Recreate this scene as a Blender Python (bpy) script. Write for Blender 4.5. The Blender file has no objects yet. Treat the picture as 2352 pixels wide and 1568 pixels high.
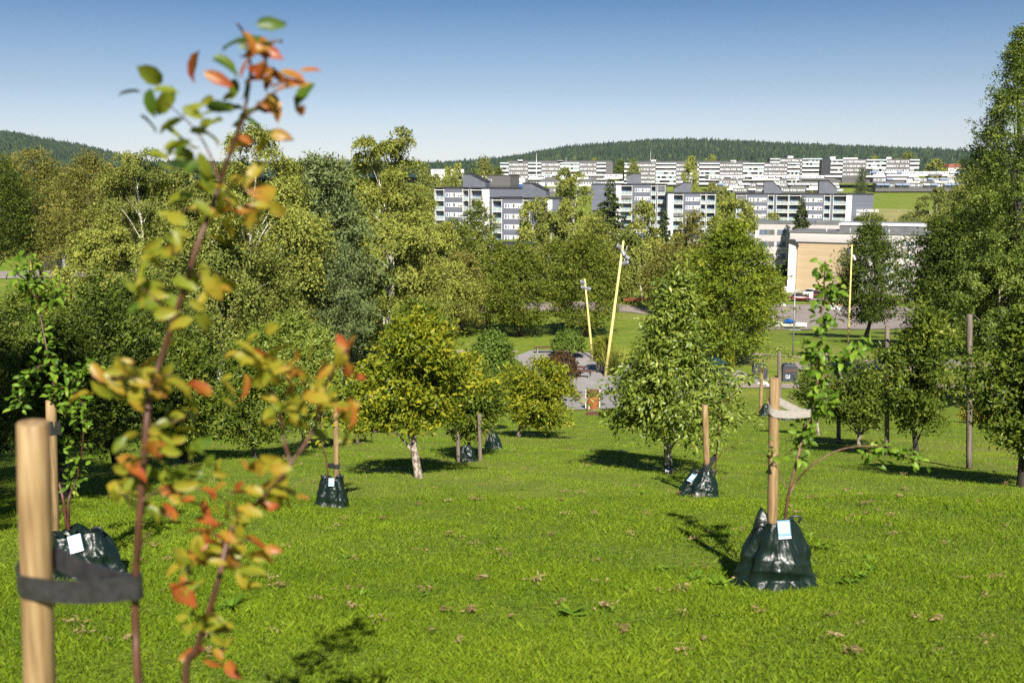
import bpy, math, random
import numpy as np
from mathutils import Vector
C = bpy.context
sc = C.scene
col = sc.collection
R = math.radians
F = 2287.0
PITCH = math.atan((784 - 400) / F)
CP, SP = math.cos(PITCH), math.sin(PITCH)

# ---------------------------------------------------------------- sight lines of the photograph (2352 x 1568 grid)
def ray(px, py):
    u = (px - 1176) / F
    v = (784 - py) / F
    return np.array([u, CP + v * SP, -SP + v * CP])

def P(px, py, d):
    r = ray(px, py)
    return r * (d / r[1])

# ---------------------------------------------------------------- terrain
LX = np.array([-80, -30, 0, 46, 52, 57, 62, 80, 100, 120, 160, 250, 300, 350, 400, 480, 640, 900, 1500, 4000], float)
LZ = np.array([-15.2, -4.7, 1.6, 11.26, 12.2, 12.55, 12.6, 13.0, 13.9, 13.6, 12.8, 16, 20, 22, 22, 22, 22, 18, 6, 0], float)
RX = np.array([-80, -30, 0, 46, 52, 57, 62, 73, 87, 110, 140, 170, 200, 230, 300, 345, 365, 420, 480, 560, 640, 700, 760, 1200, 4000], float)
RZ = np.array([-15.2, -4.7, 1.6, 11.26, 12.2, 12.55, 12.6, 13.3, 14.5, 17.5, 21.6, 23.2, 24.7, 26, 26, 23, 19.5, 17.5, 15.2, 12.9, 11.6, 6.5, 5, 0, 0], float)

def GZ(x, y):
    x = np.asarray(x, float); y = np.asarray(y, float)
    w = 0.8 + 0.035 * np.abs(y)
    l = 0; r = 0
    for k in (-1, -.5, 0, .5, 1):
        l = l + np.interp(y + k * w, LX, LZ)
        r = r + np.interp(y + k * w, RX, RZ)
    t = np.clip((x - 8 + .12 * np.maximum(0, y - 230)) / 20, 0, 1)
    t = t * t * (3 - 2 * t)
    bump = 0.035 * np.sin(x * .9 + 1.3 * np.sin(y * .31)) * np.sin(y * .7 + .5) + .02 * np.sin(x * 2.3 + y * 1.7)
    return -(l * (1 - t) + r * t) / 5 + bump * np.clip(y / 12, .3, 1)

def gz(x, y):
    return float(GZ(x, y))

def on_ground(px, py):
    r = ray(px, py)
    r = r / r[1]
    d = np.geomspace(2, 1500, 6000)
    below = r[2] * d <= GZ(r[0] * d, d)
    k = int(np.argmax(below))
    if not below[k]:
        k = len(d) - 1
    return np.array([r[0] * d[k], d[k], gz(r[0] * d[k], d[k])])

# ---------------------------------------------------------------- objects
def tag(o, label=None, cat=None, group=None, kind=None):
    if label: o['label'] = label
    if cat: o['category'] = cat
    if group: o['group'] = group
    if kind: o['kind'] = kind
    return o

def thing(name, label, cat, loc=(0, 0, 0), group=None, rz=0):
    o = bpy.data.objects.new(name, None)
    col.objects.link(o)
    o.location = tuple(float(c) for c in loc)
    o.rotation_euler = (0, 0, rz)
    o.empty_display_size = .2
    return tag(o, label, cat, group)

def copy_tree(o, parent=None):
    c = o.copy()
    col.objects.link(c)
    c.parent = parent
    for ch in list(o.children):
        copy_tree(ch, c)
    return c

def mesh_from(name, V, loops, counts, mats, mi=None, smooth=False, tint=None, hue=None):
    me = bpy.data.meshes.new(name)
    V = np.ascontiguousarray(V, dtype=np.float32)
    loops = np.ascontiguousarray(loops, dtype=np.int32)
    counts = np.ascontiguousarray(counts, dtype=np.int32)
    me.vertices.add(len(V)); me.vertices.foreach_set('co', V.ravel())
    me.loops.add(len(loops)); me.loops.foreach_set('vertex_index', loops)
    me.polygons.add(len(counts))
    st = np.zeros(len(counts), np.int32); st[1:] = np.cumsum(counts)[:-1]
    me.polygons.foreach_set('loop_start', st)
    if mi is not None: me.polygons.foreach_set('material_index', np.ascontiguousarray(mi, dtype=np.int32))
    if smooth: me.polygons.foreach_set('use_smooth', np.ones(len(counts), bool))
    if tint is not None:
        me.attributes.new('tint', 'FLOAT', 'POINT').data.foreach_set('value', np.ascontiguousarray(tint, dtype=np.float32))
    if hue is not None:
        me.attributes.new('hue', 'FLOAT', 'POINT').data.foreach_set('value', np.ascontiguousarray(hue, dtype=np.float32))
    me.update(calc_edges=True)
    me.validate()
    for m in (mats if isinstance(mats, (list, tuple)) else [mats]): me.materials.append(m)
    return me

def link(name, me, parent=None):
    o = bpy.data.objects.new(name, me)
    col.objects.link(o)
    if parent is not None: o.parent = parent
    return o

class MB:
    """collects shapes, then links them as ONE mesh object"""
    def __init__(s):
        s.v = []; s.f = []; s.mi = []; s.n = 0
    def add(s, verts, faces, mi=0):
        verts = np.asarray(verts, float).reshape(-1, 3)
        s.v.append(verts)
        for f in faces:
            s.f.append([int(i) + s.n for i in f]); s.mi.append(mi)
        s.n += len(verts)
        return s
    def box(s, lo, hi, mi=0, taper=0):
        x0, y0, z0 = lo; x1, y1, z1 = hi; t = taper
        v = [(x0, y0, z0), (x1, y0, z0), (x1, y1, z0), (x0, y1, z0), (x0 + t, y0 + t, z1), (x1 - t, y0 + t, z1), (x1 - t, y1 - t, z1), (x0 + t, y1 - t, z1)]
        return s.add(v, [(0, 3, 2, 1), (4, 5, 6, 7), (0, 1, 5, 4), (1, 2, 6, 5), (2, 3, 7, 6), (3, 0, 4, 7)], mi)
    def tube(s, pts, rad, sides=8, mi=0, cap=True):
        pts = np.asarray(pts, float)
        n = len(pts)
        rad = np.broadcast_to(np.asarray(rad, float), (n,))
        tan = np.gradient(pts, axis=0)
        tan /= np.linalg.norm(tan, axis=1)[:, None] + 1e-9
        ref = np.array([0, 0, 1.0]) if abs(tan[0][2]) < .9 else np.array([1.0, 0, 0])
        a = np.cross(tan[0], ref); a /= np.linalg.norm(a) + 1e-9
        V = []
        th = np.arange(sides) * 2 * np.pi / sides
        for i in range(n):
            a = a - tan[i] * np.dot(a, tan[i]); a /= np.linalg.norm(a) + 1e-9
            b = np.cross(tan[i], a)
            V.append(pts[i] + rad[i] * (np.cos(th)[:, None] * a + np.sin(th)[:, None] * b))
        fs = []
        for i in range(n - 1):
            for k in range(sides):
                k2 = (k + 1) % sides
                fs.append((i * sides + k, i * sides + k2, (i + 1) * sides + k2, (i + 1) * sides + k))
        if cap:
            fs.append(tuple(range(sides))[::-1]); fs.append(tuple((n - 1) * sides + k for k in range(sides)))
        return s.add(np.concatenate(V), fs, mi)
    def lathe(s, prof, c=(0, 0, 0), sides=20, mi=0):
        V = []; fs = []
        th = np.arange(sides) * 2 * np.pi / sides
        for r, z in prof:
            V.append(np.stack([c[0] + r * np.cos(th), c[1] + r * np.sin(th), np.full(sides, c[2] + z)], 1))
        for i in range(len(prof) - 1):
            for k in range(sides):
                k2 = (k + 1) % sides
                fs.append((i * sides + k, i * sides + k2, (i + 1) * sides + k2, (i + 1) * sides + k))
        fs.append(tuple(range(sides))[::-1]); fs.append(tuple((len(prof) - 1) * sides + k for k in range(sides)))
        return s.add(np.concatenate(V), fs, mi)
    def extrude(s, prof, y0, y1, mi=0):
        """profile in x,z drawn counter-clockwise seen from -y, pushed from y0 to y1"""
        n = len(prof)
        V = [(x, y0, z) for x, z in prof] + [(x, y1, z) for x, z in prof]
        fs = [tuple(range(n)), tuple(range(2 * n - 1, n - 1, -1))]
        for k in range(n):
            k2 = (k + 1) % n
            fs.append((k2, k, n + k, n + k2))
        return s.add(V, fs, mi)
    def build(s, name, mats, parent=None, world=False, smooth=False, bevel=0):
        V = np.concatenate(s.v)
        if world and parent is not None: V = V - np.array(parent.location)
        me = bpy.data.meshes.new(name)
        me.from_pydata(V.tolist(), [], s.f)
        me.polygons.foreach_set('material_index', np.array(s.mi, np.int32))
        if smooth: me.polygons.foreach_set('use_smooth', np.ones(len(s.f), bool))
        me.update()
        for m in (mats if isinstance(mats, (list, tuple)) else [mats]): me.materials.append(m)
        o = link(name, me, parent)
        if bevel:
            b = o.modifiers.new('bevel', 'BEVEL'); b.width = bevel; b.segments = 2; b.limit_method = 'ANGLE'
        return o

def smooth_path(pts, n=24):
    """Catmull-Rom through the points"""
    p = np.asarray(pts, float)
    if len(p) < 3:
        t = np.linspace(0, 1, n)[:, None]
        return p[0] * (1 - t) + p[-1] * t
    q = np.vstack([2 * p[0] - p[1], p, 2 * p[-1] - p[-2]])
    out = []
    m = max(2, n // (len(p) - 1))
    for i in range(1, len(q) - 2):
        for t in np.linspace(0, 1, m, endpoint=False):
            a, b, c, d = q[i - 1], q[i], q[i + 1], q[i + 2]
            out.append(.5 * (2 * b + (c - a) * t + (2 * a - 5 * b + 4 * c - d) * t * t + (3 * b - a - 3 * c + d) * t ** 3))
    out.append(p[-1])
    return np.array(out)

# ---------------------------------------------------------------- materials
def newmat(name):
    m = bpy.data.materials.new(name); m.use_nodes = True
    nt = m.node_tree
    return m, nt, nt.nodes['Principled BSDF'], nt.nodes, nt.links

KL, KM = .74, .76            # exposure is set above 0, so surfaces are built a little darker than nominal
def dim(c, k):
    return tuple(v * (k if max(c) < .62 else .9) for v in c)
def ramp(N, stops):
    r = N.new('ShaderNodeValToRGB')
    e = r.color_ramp.elements
    while len(e) < len(stops): e.new(.5)
    for i, (p, c) in enumerate(stops):
        e[i].position = p; e[i].color = (*c, 1)
    return r

def pm(name, c1, c2=None, scale=5, rough=.6, metal=0, spec=.5, bump=0, stretch=(1, 1, 1), detail=6, lo=.35, hi=.65, coat=0, bscale=None):
    m, nt, b, N, L = newmat(name)
    b.inputs['Roughness'].default_value = rough
    b.inputs['Metallic'].default_value = metal
    b.inputs['Specular IOR Level'].default_value = spec
    b.inputs['Coat Weight'].default_value = coat
    tc = N.new('ShaderNodeTexCoord'); mp = N.new('ShaderNodeMapping')
    mp.inputs['Scale'].default_value = stretch
    L.new(tc.outputs['Object'], mp.inputs['Vector'])
    nz = N.new('ShaderNodeTexNoise'); nz.inputs['Scale'].default_value = scale; nz.inputs['Detail'].default_value = detail
    L.new(mp.outputs[0], nz.inputs['Vector'])
    if c2 is None: c2 = tuple(x * .8 for x in c1)
    r = ramp(N, [(lo, dim(c2, KM)), (hi, dim(c1, KM))])
    L.new(nz.outputs['Fac'], r.inputs['Fac']); L.new(r.outputs['Color'], b.inputs['Base Color'])
    if bump:
        bn = N.new('ShaderNodeBump'); bn.inputs['Strength'].default_value = bump; bn.inputs['Distance'].default_value = .02
        src = nz
        if bscale:
            src = N.new('ShaderNodeTexNoise'); src.inputs['Scale'].default_value = bscale; src.inputs['Detail'].default_value = 4
            L.new(mp.outputs[0], src.inputs['Vector'])
        L.new(src.outputs['Fac'], bn.inputs['Height']); L.new(bn.outputs[0], b.inputs['Normal'])
    return m

def leafmat(name, stops, rough=.5, trans=.24, spec=.16, attr=None, tcol=1.25):
    """leaves: colour differs from leaf to leaf and from bough to bough, light shines through a little"""
    m, nt, b, N, L = newmat(name)
    b.inputs['Roughness'].default_value = rough
    b.inputs['Specular IOR Level'].default_value = spec
    r = ramp(N, [(p, tuple(v * KL for v in c)) for p, c in stops])
    if attr:
        a = N.new('ShaderNodeAttribute'); a.attribute_name = attr
        L.new(a.outputs['Fac'], r.inputs['Fac'])
    else:
        g = N.new('ShaderNodeNewGeometry')
        a = N.new('ShaderNodeAttribute'); a.attribute_name = 'tint'
        mx = N.new('ShaderNodeMath'); mx.operation = 'MULTIPLY_ADD'
        mx.inputs[1].default_value = .55
        ad = N.new('ShaderNodeMath'); ad.operation = 'MULTIPLY'; ad.inputs[1].default_value = .45
        L.new(a.outputs['Fac'], ad.inputs[0])
        L.new(g.outputs['Random Per Island'], mx.inputs[0]); L.new(ad.outputs[0], mx.inputs[2])
        L.new(mx.outputs[0], r.inputs['Fac'])
    L.new(r.outputs['Color'], b.inputs['Base Color'])
    t = N.new('ShaderNodeBsdfTranslucent')
    mul = N.new('ShaderNodeMixRGB'); mul.blend_type = 'MULTIPLY'; mul.inputs['Fac'].default_value = 1
    mul.inputs['Color2'].default_value = (tcol, tcol, .5, 1)
    L.new(r.outputs['Color'], mul.inputs['Color1']); L.new(mul.outputs[0], t.inputs['Color'])
    mix = N.new('ShaderNodeMixShader'); mix.inputs['Fac'].default_value = trans
    L.new(b.outputs[0], mix.inputs[1]); L.new(t.outputs[0], mix.inputs[2])
    L.new(mix.outputs[0], N['Material Output'].inputs['Surface'])
    return m

M = {}
def leafset(key, a, b, c, d=None, **k):
    st = [(0, a), (.4, b), (.75, c)] + ([(1, d)] if d else [])
    M[key] = leafmat(key, st, **k)
leafset('leaf_birch', (0.112, 0.14, 0.0269), (0.258, 0.286, 0.0504), (0.403, 0.431, 0.0784), (0.538, 0.526, 0.112), trans=.16)
leafset('leaf_birch_dark', (0.088, 0.121, 0.0242), (0.187, 0.22, 0.044), (0.308, 0.336, 0.0638), (0.418, 0.429, 0.088), trans=.16)
leafset('leaf_olive', (.1, .105, .026), (.19, .19, .04), (.3, .285, .055), (.4, .35, .07), trans=.16)
leafset('leaf_yellow', (0.0892, 0.116, 0.0168), (0.197, 0.221, 0.0252), (0.357, 0.347, 0.0308), (0.536, 0.462, 0.042))
leafset('leaf_green', (0.0552, 0.092, 0.0115), (0.124, 0.167, 0.0184), (0.228, 0.253, 0.0287), (0.344, 0.345, 0.046), trans=.18)
leafset('leaf_maple', (0.0591, 0.106, 0.0112), (0.143, 0.206, 0.0175), (0.27, 0.325, 0.025), (0.439, 0.45, 0.0438), trans=.2)
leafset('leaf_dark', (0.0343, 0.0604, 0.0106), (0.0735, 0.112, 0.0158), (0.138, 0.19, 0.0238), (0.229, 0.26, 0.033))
leafset('leaf_apple', (0.047, 0.085, 0.0121), (0.106, 0.162, 0.0202), (0.2, 0.253, 0.0302), (0.4, 0.405, 0.0605), rough=.36)
leafset('leaf_pear', (0.0747, 0.121, 0.0176), (0.181, 0.253, 0.033), (0.32, 0.385, 0.055), (0.491, 0.517, 0.121), rough=.4, spec=.35)
leafset('leaf_plum', (.06, .105, .01), (.18, .235, .018), (.37, .37, .025), (.6, .5, .04), rough=.42)
leafset('leaf_poplar', (0.0543, 0.0979, 0.0174), (0.122, 0.18, 0.0292), (0.245, 0.307, 0.051), (0.49, 0.531, 0.109), rough=.36)
leafset('leaf_dome', (.045, .085, .012), (.1, .165, .022), (.18, .26, .036), (.27, .34, .06), trans=.18)
leafset('leaf_redbrown', (0.045, 0.0225, 0.015), (0.09, 0.045, 0.0225), (0.15, 0.09, 0.0375), (0.18, 0.15, 0.045))
leafset('leaf_young', (0.0606, 0.127, 0.012), (0.122, 0.228, 0.02), (0.218, 0.354, 0.03), (0.339, 0.431, 0.06), rough=.38)
leafset('leaf_goldshrub', (0.14, 0.16, 0.02), (0.3, 0.28, 0.03), (0.5, 0.42, 0.04), (0.6, 0.5, 0.06))
leafset('needle_spruce', (0.0367, 0.0655, 0.0254), (0.0735, 0.114, 0.0361), (0.145, 0.188, 0.0508), (0.237, 0.252, 0.0636), trans=.1)
leafset('needle_pine', (0.066, 0.099, 0.0385), (0.132, 0.176, 0.0605), (0.22, 0.275, 0.0935), (0.308, 0.352, 0.132), trans=.06)
leafset('forest_green', (0.015, 0.0325, 0.0175), (0.0275, 0.0525, 0.025), (0.05, 0.0813, 0.03), (0.0813, 0.106, 0.035), trans=0.0, spec=.1)
M['leaf_autumn'] = leafmat('leaf_autumn', [(0, (.02, .045, .01)), (.22, (.09, .17, .015)), (.45, (.27, .31, .025)), (.64, (.42, .34, .03)), (.8, (.48, .17, .03)), (.9, (.42, .05, .025)), (1, (.1, .03, .02))], rough=.42, trans=.35, spec=.4, attr='hue', tcol=1.15)

M['bark_brown'] = pm('bark_brown', (.16, .11, .075), (.06, .04, .03), 22, .85, bump=.6, stretch=(1, 1, .25))
M['bark_pale'] = pm('bark_pale', (.5, .43, .36), (.16, .12, .09), 24, .8, bump=.6, stretch=(1, 1, .6), lo=.42, hi=.56)
M['bark_birch'] = pm('bark_birch', (.62, .58, .5), (.08, .07, .06), 7, .75, bump=.3, stretch=(.6, .6, 1.6), lo=.38, hi=.46)
M['bark_young'] = pm('bark_young', (.15, .06, .035), (.075, .032, .02), 30, .5, spec=.5, stretch=(1, 1, .3), bump=.2)
M['bark_sap'] = pm('bark_sap', (.25, .13, .07), (.11, .06, .04), 30, .55, stretch=(1, 1, .3), bump=.2)
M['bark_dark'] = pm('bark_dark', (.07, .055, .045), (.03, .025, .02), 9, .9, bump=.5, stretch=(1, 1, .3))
M['strap_black'] = pm('strap_black', (.05, .05, .054), (.03, .03, .033), 40, .36, spec=.5, bump=.1)
M['strap_grey'] = pm('strap_grey', (.46, .42, .37), (.36, .33, .29), 60, .8, bump=.2)
M['steel'] = pm('steel', (.55, .56, .57), (.4, .41, .42), 9, .28, metal=1, stretch=(1, 1, .1))
M['galv'] = pm('galv', (.42, .44, .46), (.33, .35, .37), 8, .5, metal=.6)
M['mast_yellow'] = pm('mast_yellow', (.78, .66, .27), (.72, .58, .2), 3, .45, spec=.4)
M['corten'] = pm('corten', (.42, .13, .035), (.2, .055, .02), 3.5, .85, bump=.2, stretch=(1, 1, .35))
M['corten_dark'] = pm('corten_dark', (.16, .06, .035), (.1, .035, .02), 8, .9, bump=.2)
M['white_paint'] = pm('white_paint', (.8, .79, .77), (.7, .69, .67), 3, .5)
M['wood_dark'] = pm('wood_dark', (.16, .07, .045), (.09, .04, .03), 12, .6, stretch=(.1, 1, 1))
M['bin_grey'] = pm('bin_grey', (.06, .068, .085), (.045, .05, .065), 5, .45)
M['kiosk_green'] = pm('kiosk_green', (.03, .075, .065), (.02, .05, .045), 4, .45)
M['blue_tarp'] = pm('blue_tarp', (.02, .15, .5), (.01, .07, .28), 4, .4, bump=.5)
M['glass_dark'] = pm('glass_dark', (.02, .025, .03), (.015, .018, .022), 2, .06, spec=.7)
M['rubber'] = pm('rubber', (.02, .02, .02), None, 20, .8)
M['red_paint'] = pm('red_paint', (.17, .008, .013), (.14, .007, .011), 2, .3, coat=.6)
M['red_fence'] = pm('red_fence', (.36, .04, .03), (.28, .03, .022), 4, .6)
M['concrete'] = pm('concrete', (.42, .41, .39), (.33, .32, .3), 6, .85, bump=.15)
M['black_plastic'] = pm('black_plastic', (.02, .02, .022), None, 9, .5)

def wood_post():
    m, nt, b, N, L = newmat('stake_wood')
    b.inputs['Roughness'].default_value = .7
    tc = N.new('ShaderNodeTexCoord'); mp = N.new('ShaderNodeMapping'); mp.inputs['Scale'].default_value = (1, 1, .07)
    L.new(tc.outputs['Object'], mp.inputs[0])
    n1 = N.new('ShaderNodeTexNoise'); n1.inputs['Scale'].default_value = 55; n1.inputs['Detail'].default_value = 6
    n2 = N.new('ShaderNodeTexNoise'); n2.inputs['Scale'].default_value = 3.2; n2.inputs['Detail'].default_value = 3
    L.new(mp.outputs[0], n1.inputs[0]); L.new(tc.outputs['Object'], n2.inputs[0])
    r1 = ramp(N, [(.3, (.16, .095, .04)), (.5, (.29, .19, .085)), (.72, (.38, .28, .145))])
    L.new(n1.outputs['Fac'], r1.inputs[0])
    r2 = ramp(N, [(.36, (.5, .46, .42)), (.46, (.85, .82, .8)), (.62, (1, 1, 1))])
    L.new(n2.outputs['Fac'], r2.inputs[0])
    mx = N.new('ShaderNodeMixRGB'); mx.blend_type = 'MULTIPLY'; mx.inputs[0].default_value = .8
    L.new(r1.outputs[0], mx.inputs[1]); L.new(r2.outputs[0], mx.inputs[2]); L.new(mx.outputs[0], b.inputs['Base Color'])
    bp = N.new('ShaderNodeBump'); bp.inputs['Strength'].default_value = .35; bp.inputs['Distance'].default_value = .004
    L.new(n1.outputs['Fac'], bp.inputs['Height']); L.new(bp.outputs[0], b.inputs['Normal'])
    return m
M['stake_wood'] = wood_post()
M['stake_old'] = pm('stake_old', (.26, .21, .16), (.12, .095, .075), 30, .85, stretch=(1, 1, .1), bump=.4)

def bag_mat():
    m, nt, b, N, L = newmat('bag_green')
    b.inputs['Base Color'].default_value = (.008, .026, .02, 1)
    b.inputs['Roughness'].default_value = .36
    b.inputs['Specular IOR Level'].default_value = .5
    tc = N.new('ShaderNodeTexCoord')
    n0 = N.new('ShaderNodeTexNoise'); n0.inputs['Scale'].default_value = 9; n0.inputs['Detail'].default_value = 5; n0.inputs['Distortion'].default_value = 1.2
    mp = N.new('ShaderNodeMapping'); mp.inputs['Scale'].default_value = (1, 1, .55)
    L.new(tc.outputs['Object'], mp.inputs[0]); L.new(mp.outputs[0], n0.inputs[0])
    v = N.new('ShaderNodeTexVoronoi'); v.feature = 'DISTANCE_TO_EDGE'; v.inputs['Scale'].default_value = 14
    L.new(mp.outputs[0], v.inputs[0])
    r = ramp(N, [(0, (.003, .009, .0065)), (1, (.007, .018, .012))]); L.new(n0.outputs['Fac'], r.inputs[0]); L.new(r.outputs[0], b.inputs['Base Color'])
    ad = N.new('ShaderNodeMath'); ad.operation = 'MULTIPLY_ADD'; ad.inputs[1].default_value = .35
    L.new(v.outputs['Distance'], ad.inputs[0]); L.new(n0.outputs['Fac'], ad.inputs[2])
    bp = N.new('ShaderNodeBump'); bp.inputs['Strength'].default_value = .55; bp.inputs['Distance'].default_value = .03
    L.new(ad.outputs[0], bp.inputs['Height']); L.new(bp.outputs[0], b.inputs['Normal'])
    return m
M['bag_green'] = bag_mat()
M['card_blue'] = pm('card_blue', (.26, .45, .6), (.18, .36, .52), 5, .35)
M['card_white'] = pm('card_white', (.6, .68, .74), (.52, .62, .7), 6, .35)

def lawn_mat():
    m, nt, b, N, L = newmat('lawn')
    b.inputs['Roughness'].default_value = .85; b.inputs['Specular IOR Level'].default_value = .15
    tc = N.new('ShaderNodeTexCoord')
    def nz(s, d=5, dist=0):
        n = N.new('ShaderNodeTexNoise'); n.inputs['Scale'].default_value = s; n.inputs['Detail'].default_value = d; n.inputs['Distortion'].default_value = dist
        L.new(tc.outputs['Object'], n.inputs[0]); return n
    big, mid, fine = nz(.12, 4), nz(1.3, 6, .4), nz(18, 6)
    r1 = ramp(N, [(.3, (.07, .12, .01)), (.5, (.14, .19, .022)), (.7, (.205, .245, .038))]); L.new(fine.outputs['Fac'], r1.inputs[0])
    r2 = ramp(N, [(.35, (.75, .85, .7)), (.65, (1.25, 1.15, 1.1))]); L.new(mid.outputs['Fac'], r2.inputs[0])
    mx = N.new('ShaderNodeMixRGB'); mx.blend_type = 'MULTIPLY'; mx.inputs[0].default_value = 1
    L.new(r1.outputs[0], mx.inputs[1]); L.new(r2.outputs[0], mx.inputs[2])
    # dry patches, larger on the far hillside
    r3 = ramp(N, [(.5, (0, 0, 0)), (.75, (1, 1, 1))]); L.new(big.outputs['Fac'], r3.inputs[0])
    sc_ = N.new('ShaderNodeMath'); sc_.operation = 'MULTIPLY'; sc_.inputs[1].default_value = .7; L.new(r3.outputs[0], sc_.inputs[0])
    m2 = N.new('ShaderNodeMixRGB'); L.new(sc_.outputs[0], m2.inputs[0]); L.new(mx.outputs[0], m2.inputs[1]); m2.inputs[2].default_value = (.25, .22, .07, 1)
    L.new(m2.outputs[0], b.inputs['Base Color'])
    bp = N.new('ShaderNodeBump'); bp.inputs['Strength'].default_value = .8; bp.inputs['Distance'].default_value = .06
    L.new(fine.outputs['Fac'], bp.inputs['Height']); L.new(bp.outputs[0], b.inputs['Normal'])
    return m
M['lawn'] = lawn_mat()
M['blade'] = leafmat('blade', [(0, (.06, .115, .006)), (.3, (.165, .275, .012)), (.65, (.295, .415, .022)), (.9, (.4, .48, .04)), (1, (.5, .44, .12))], rough=.5, trans=.3, spec=.25)
M['clipping'] = leafmat('clipping', [(0, (.2, .12, .06)), (.5, (.36, .24, .12)), (1, (.5, .37, .2))], rough=.8, trans=.15, spec=.2)
M['paving'] = pm('paving', (.36, .335, .33), (.3, .28, .275), 1.2, .85, bump=.2, detail=10)
M['asphalt'] = pm('asphalt', (.36, .3, .26), (.27, .225, .2), .8, .9, bump=.15, detail=12)
M['gravel'] = pm('gravel', (.4, .33, .28), (.27, .22, .19), 7, .95, bump=.4, detail=12)
M['dry_meadow'] = pm('dry_meadow', (.34, .3, .1), (.2, .22, .05), .09, .95, bump=.2, detail=12, lo=.3, hi=.6)
M['path_beige'] = pm('path_beige', (.45, .37, .26), (.33, .27, .19), 5, .95, bump=.3)

def siding(name, c1, c2, pitch=.2, bump=.5, rough=.65, seam=.75):
    """horizontal boards: a fine shadow gap every `pitch` metres, boards differ a little"""
    m, nt, b, N, L = newmat(name)
    b.inputs['Roughness'].default_value = rough
    tc = N.new('ShaderNodeTexCoord'); sp = N.new('ShaderNodeSeparateXYZ'); L.new(tc.outputs['Object'], sp.inputs[0])
    dv = N.new('ShaderNodeMath'); dv.operation = 'DIVIDE'; dv.inputs[1].default_value = pitch; L.new(sp.outputs['Z'], dv.inputs[0])
    fr = N.new('ShaderNodeMath'); fr.operation = 'FRACT'; L.new(dv.outputs[0], fr.inputs[0])
    fl = N.new('ShaderNodeMath'); fl.operation = 'FLOOR'; L.new(dv.outputs[0], fl.inputs[0])
    wn = N.new('ShaderNodeTexWhiteNoise'); wn.noise_dimensions = '1D'; L.new(fl.outputs[0], wn.inputs['W'])
    nz = N.new('ShaderNodeTexNoise'); nz.inputs['Scale'].default_value = 1.2; nz.inputs['Detail'].default_value = 6
    mp = N.new('ShaderNodeMapping'); mp.inputs['Scale'].default_value = (.4, .4, 2.5); L.new(tc.outputs['Object'], mp.inputs[0]); L.new(mp.outputs[0], nz.inputs[0])
    av = N.new('ShaderNodeMath'); av.operation = 'ADD'; L.new(wn.outputs[0], av.inputs[0]); L.new(nz.outputs['Fac'], av.inputs[1])
    r = ramp(N, [(.25, dim(c2, KM)), (.8, dim(c1, KM))])
    hv = N.new('ShaderNodeMath'); hv.operation = 'MULTIPLY'; hv.inputs[1].default_value = .5; L.new(av.outputs[0], hv.inputs[0]); L.new(hv.outputs[0], r.inputs[0])
    g = ramp(N, [(0, (seam,) * 3), (.12, (1, 1, 1))]); L.new(fr.outputs[0], g.inputs[0])
    mx = N.new('ShaderNodeMixRGB'); mx.blend_type = 'MULTIPLY'; mx.inputs[0].default_value = 1
    L.new(r.outputs[0], mx.inputs[1]); L.new(g.outputs[0], mx.inputs[2]); L.new(mx.outputs[0], b.inputs['Base Color'])
    bp = N.new('ShaderNodeBump'); bp.inputs['Strength'].default_value = bump; bp.inputs['Distance'].default_value = .04
    L.new(fr.outputs[0], bp.inputs['Height']); L.new(bp.outputs[0], b.inputs['Normal'])
    return m
M['slate_siding'] = siding('slate_siding', (.165, .178, .235), (.125, .135, .18), .6)
M['grey_siding'] = siding('grey_siding', (.155, .147, .152), (.115, .109, .112), .8)
M['white_siding'] = siding('white_siding', (.62, .57, .55), (.52, .475, .46), .55, seam=.7)
M['tan_brick'] = siding('tan_brick', (.55, .42, .27), (.48, .355, .215), .25, bump=.1, seam=.95)
M['brown_brick'] = siding('brown_brick', (.3, .17, .12), (.22, .12, .085), .3, seam=.85)
M['render_white'] = pm('render_white', (.76, .75, .74), (.68, .67, .66), .8, .7)
M['trim_white'] = pm('trim_white', (.78, .77, .75), (.7, .69, .67), 1, .55)
M['roof_dark'] = pm('roof_dark', (.035, .035, .04), (.022, .022, .026), .7, .75)
M['roof_grey'] = pm('roof_grey', (.2, .205, .21), (.13, .135, .14), .4, .8)
M['tower_slate'] = pm('tower_slate', (.15, .16, .2), (.12, .13, .16), .8, .55)
M['dark_slate'] = pm('dark_slate', (.03, .034, .042), (.02, .022, .03), .8, .6)
M['roof_red'] = pm('roof_red', (.4, .13, .08), (.28, .09, .06), 1.5, .8)
M['awning_blue'] = pm('awning_blue', (.34, .42, .6), (.26, .34, .5), 1.2, .7)
M['canopy_pale'] = pm('canopy_pale', (.58, .64, .64), (.48, .55, .56), .9, .25)
M['rail_glass'] = pm('rail_glass', (.42, .5, .49), (.3, .37, .37), .7, .12, spec=.7)
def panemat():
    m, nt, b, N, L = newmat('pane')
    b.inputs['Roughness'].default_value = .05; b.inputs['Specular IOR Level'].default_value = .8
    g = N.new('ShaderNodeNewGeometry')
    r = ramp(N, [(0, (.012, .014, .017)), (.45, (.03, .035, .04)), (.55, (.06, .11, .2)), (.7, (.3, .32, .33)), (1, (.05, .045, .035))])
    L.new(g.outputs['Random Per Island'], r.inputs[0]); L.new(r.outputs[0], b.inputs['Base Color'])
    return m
M['pane'] = panemat()
# ---------------------------------------------------------------- leaves
def unit(a):
    return a / (np.linalg.norm(a, axis=-1, keepdims=True) + 1e-9)

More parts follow.
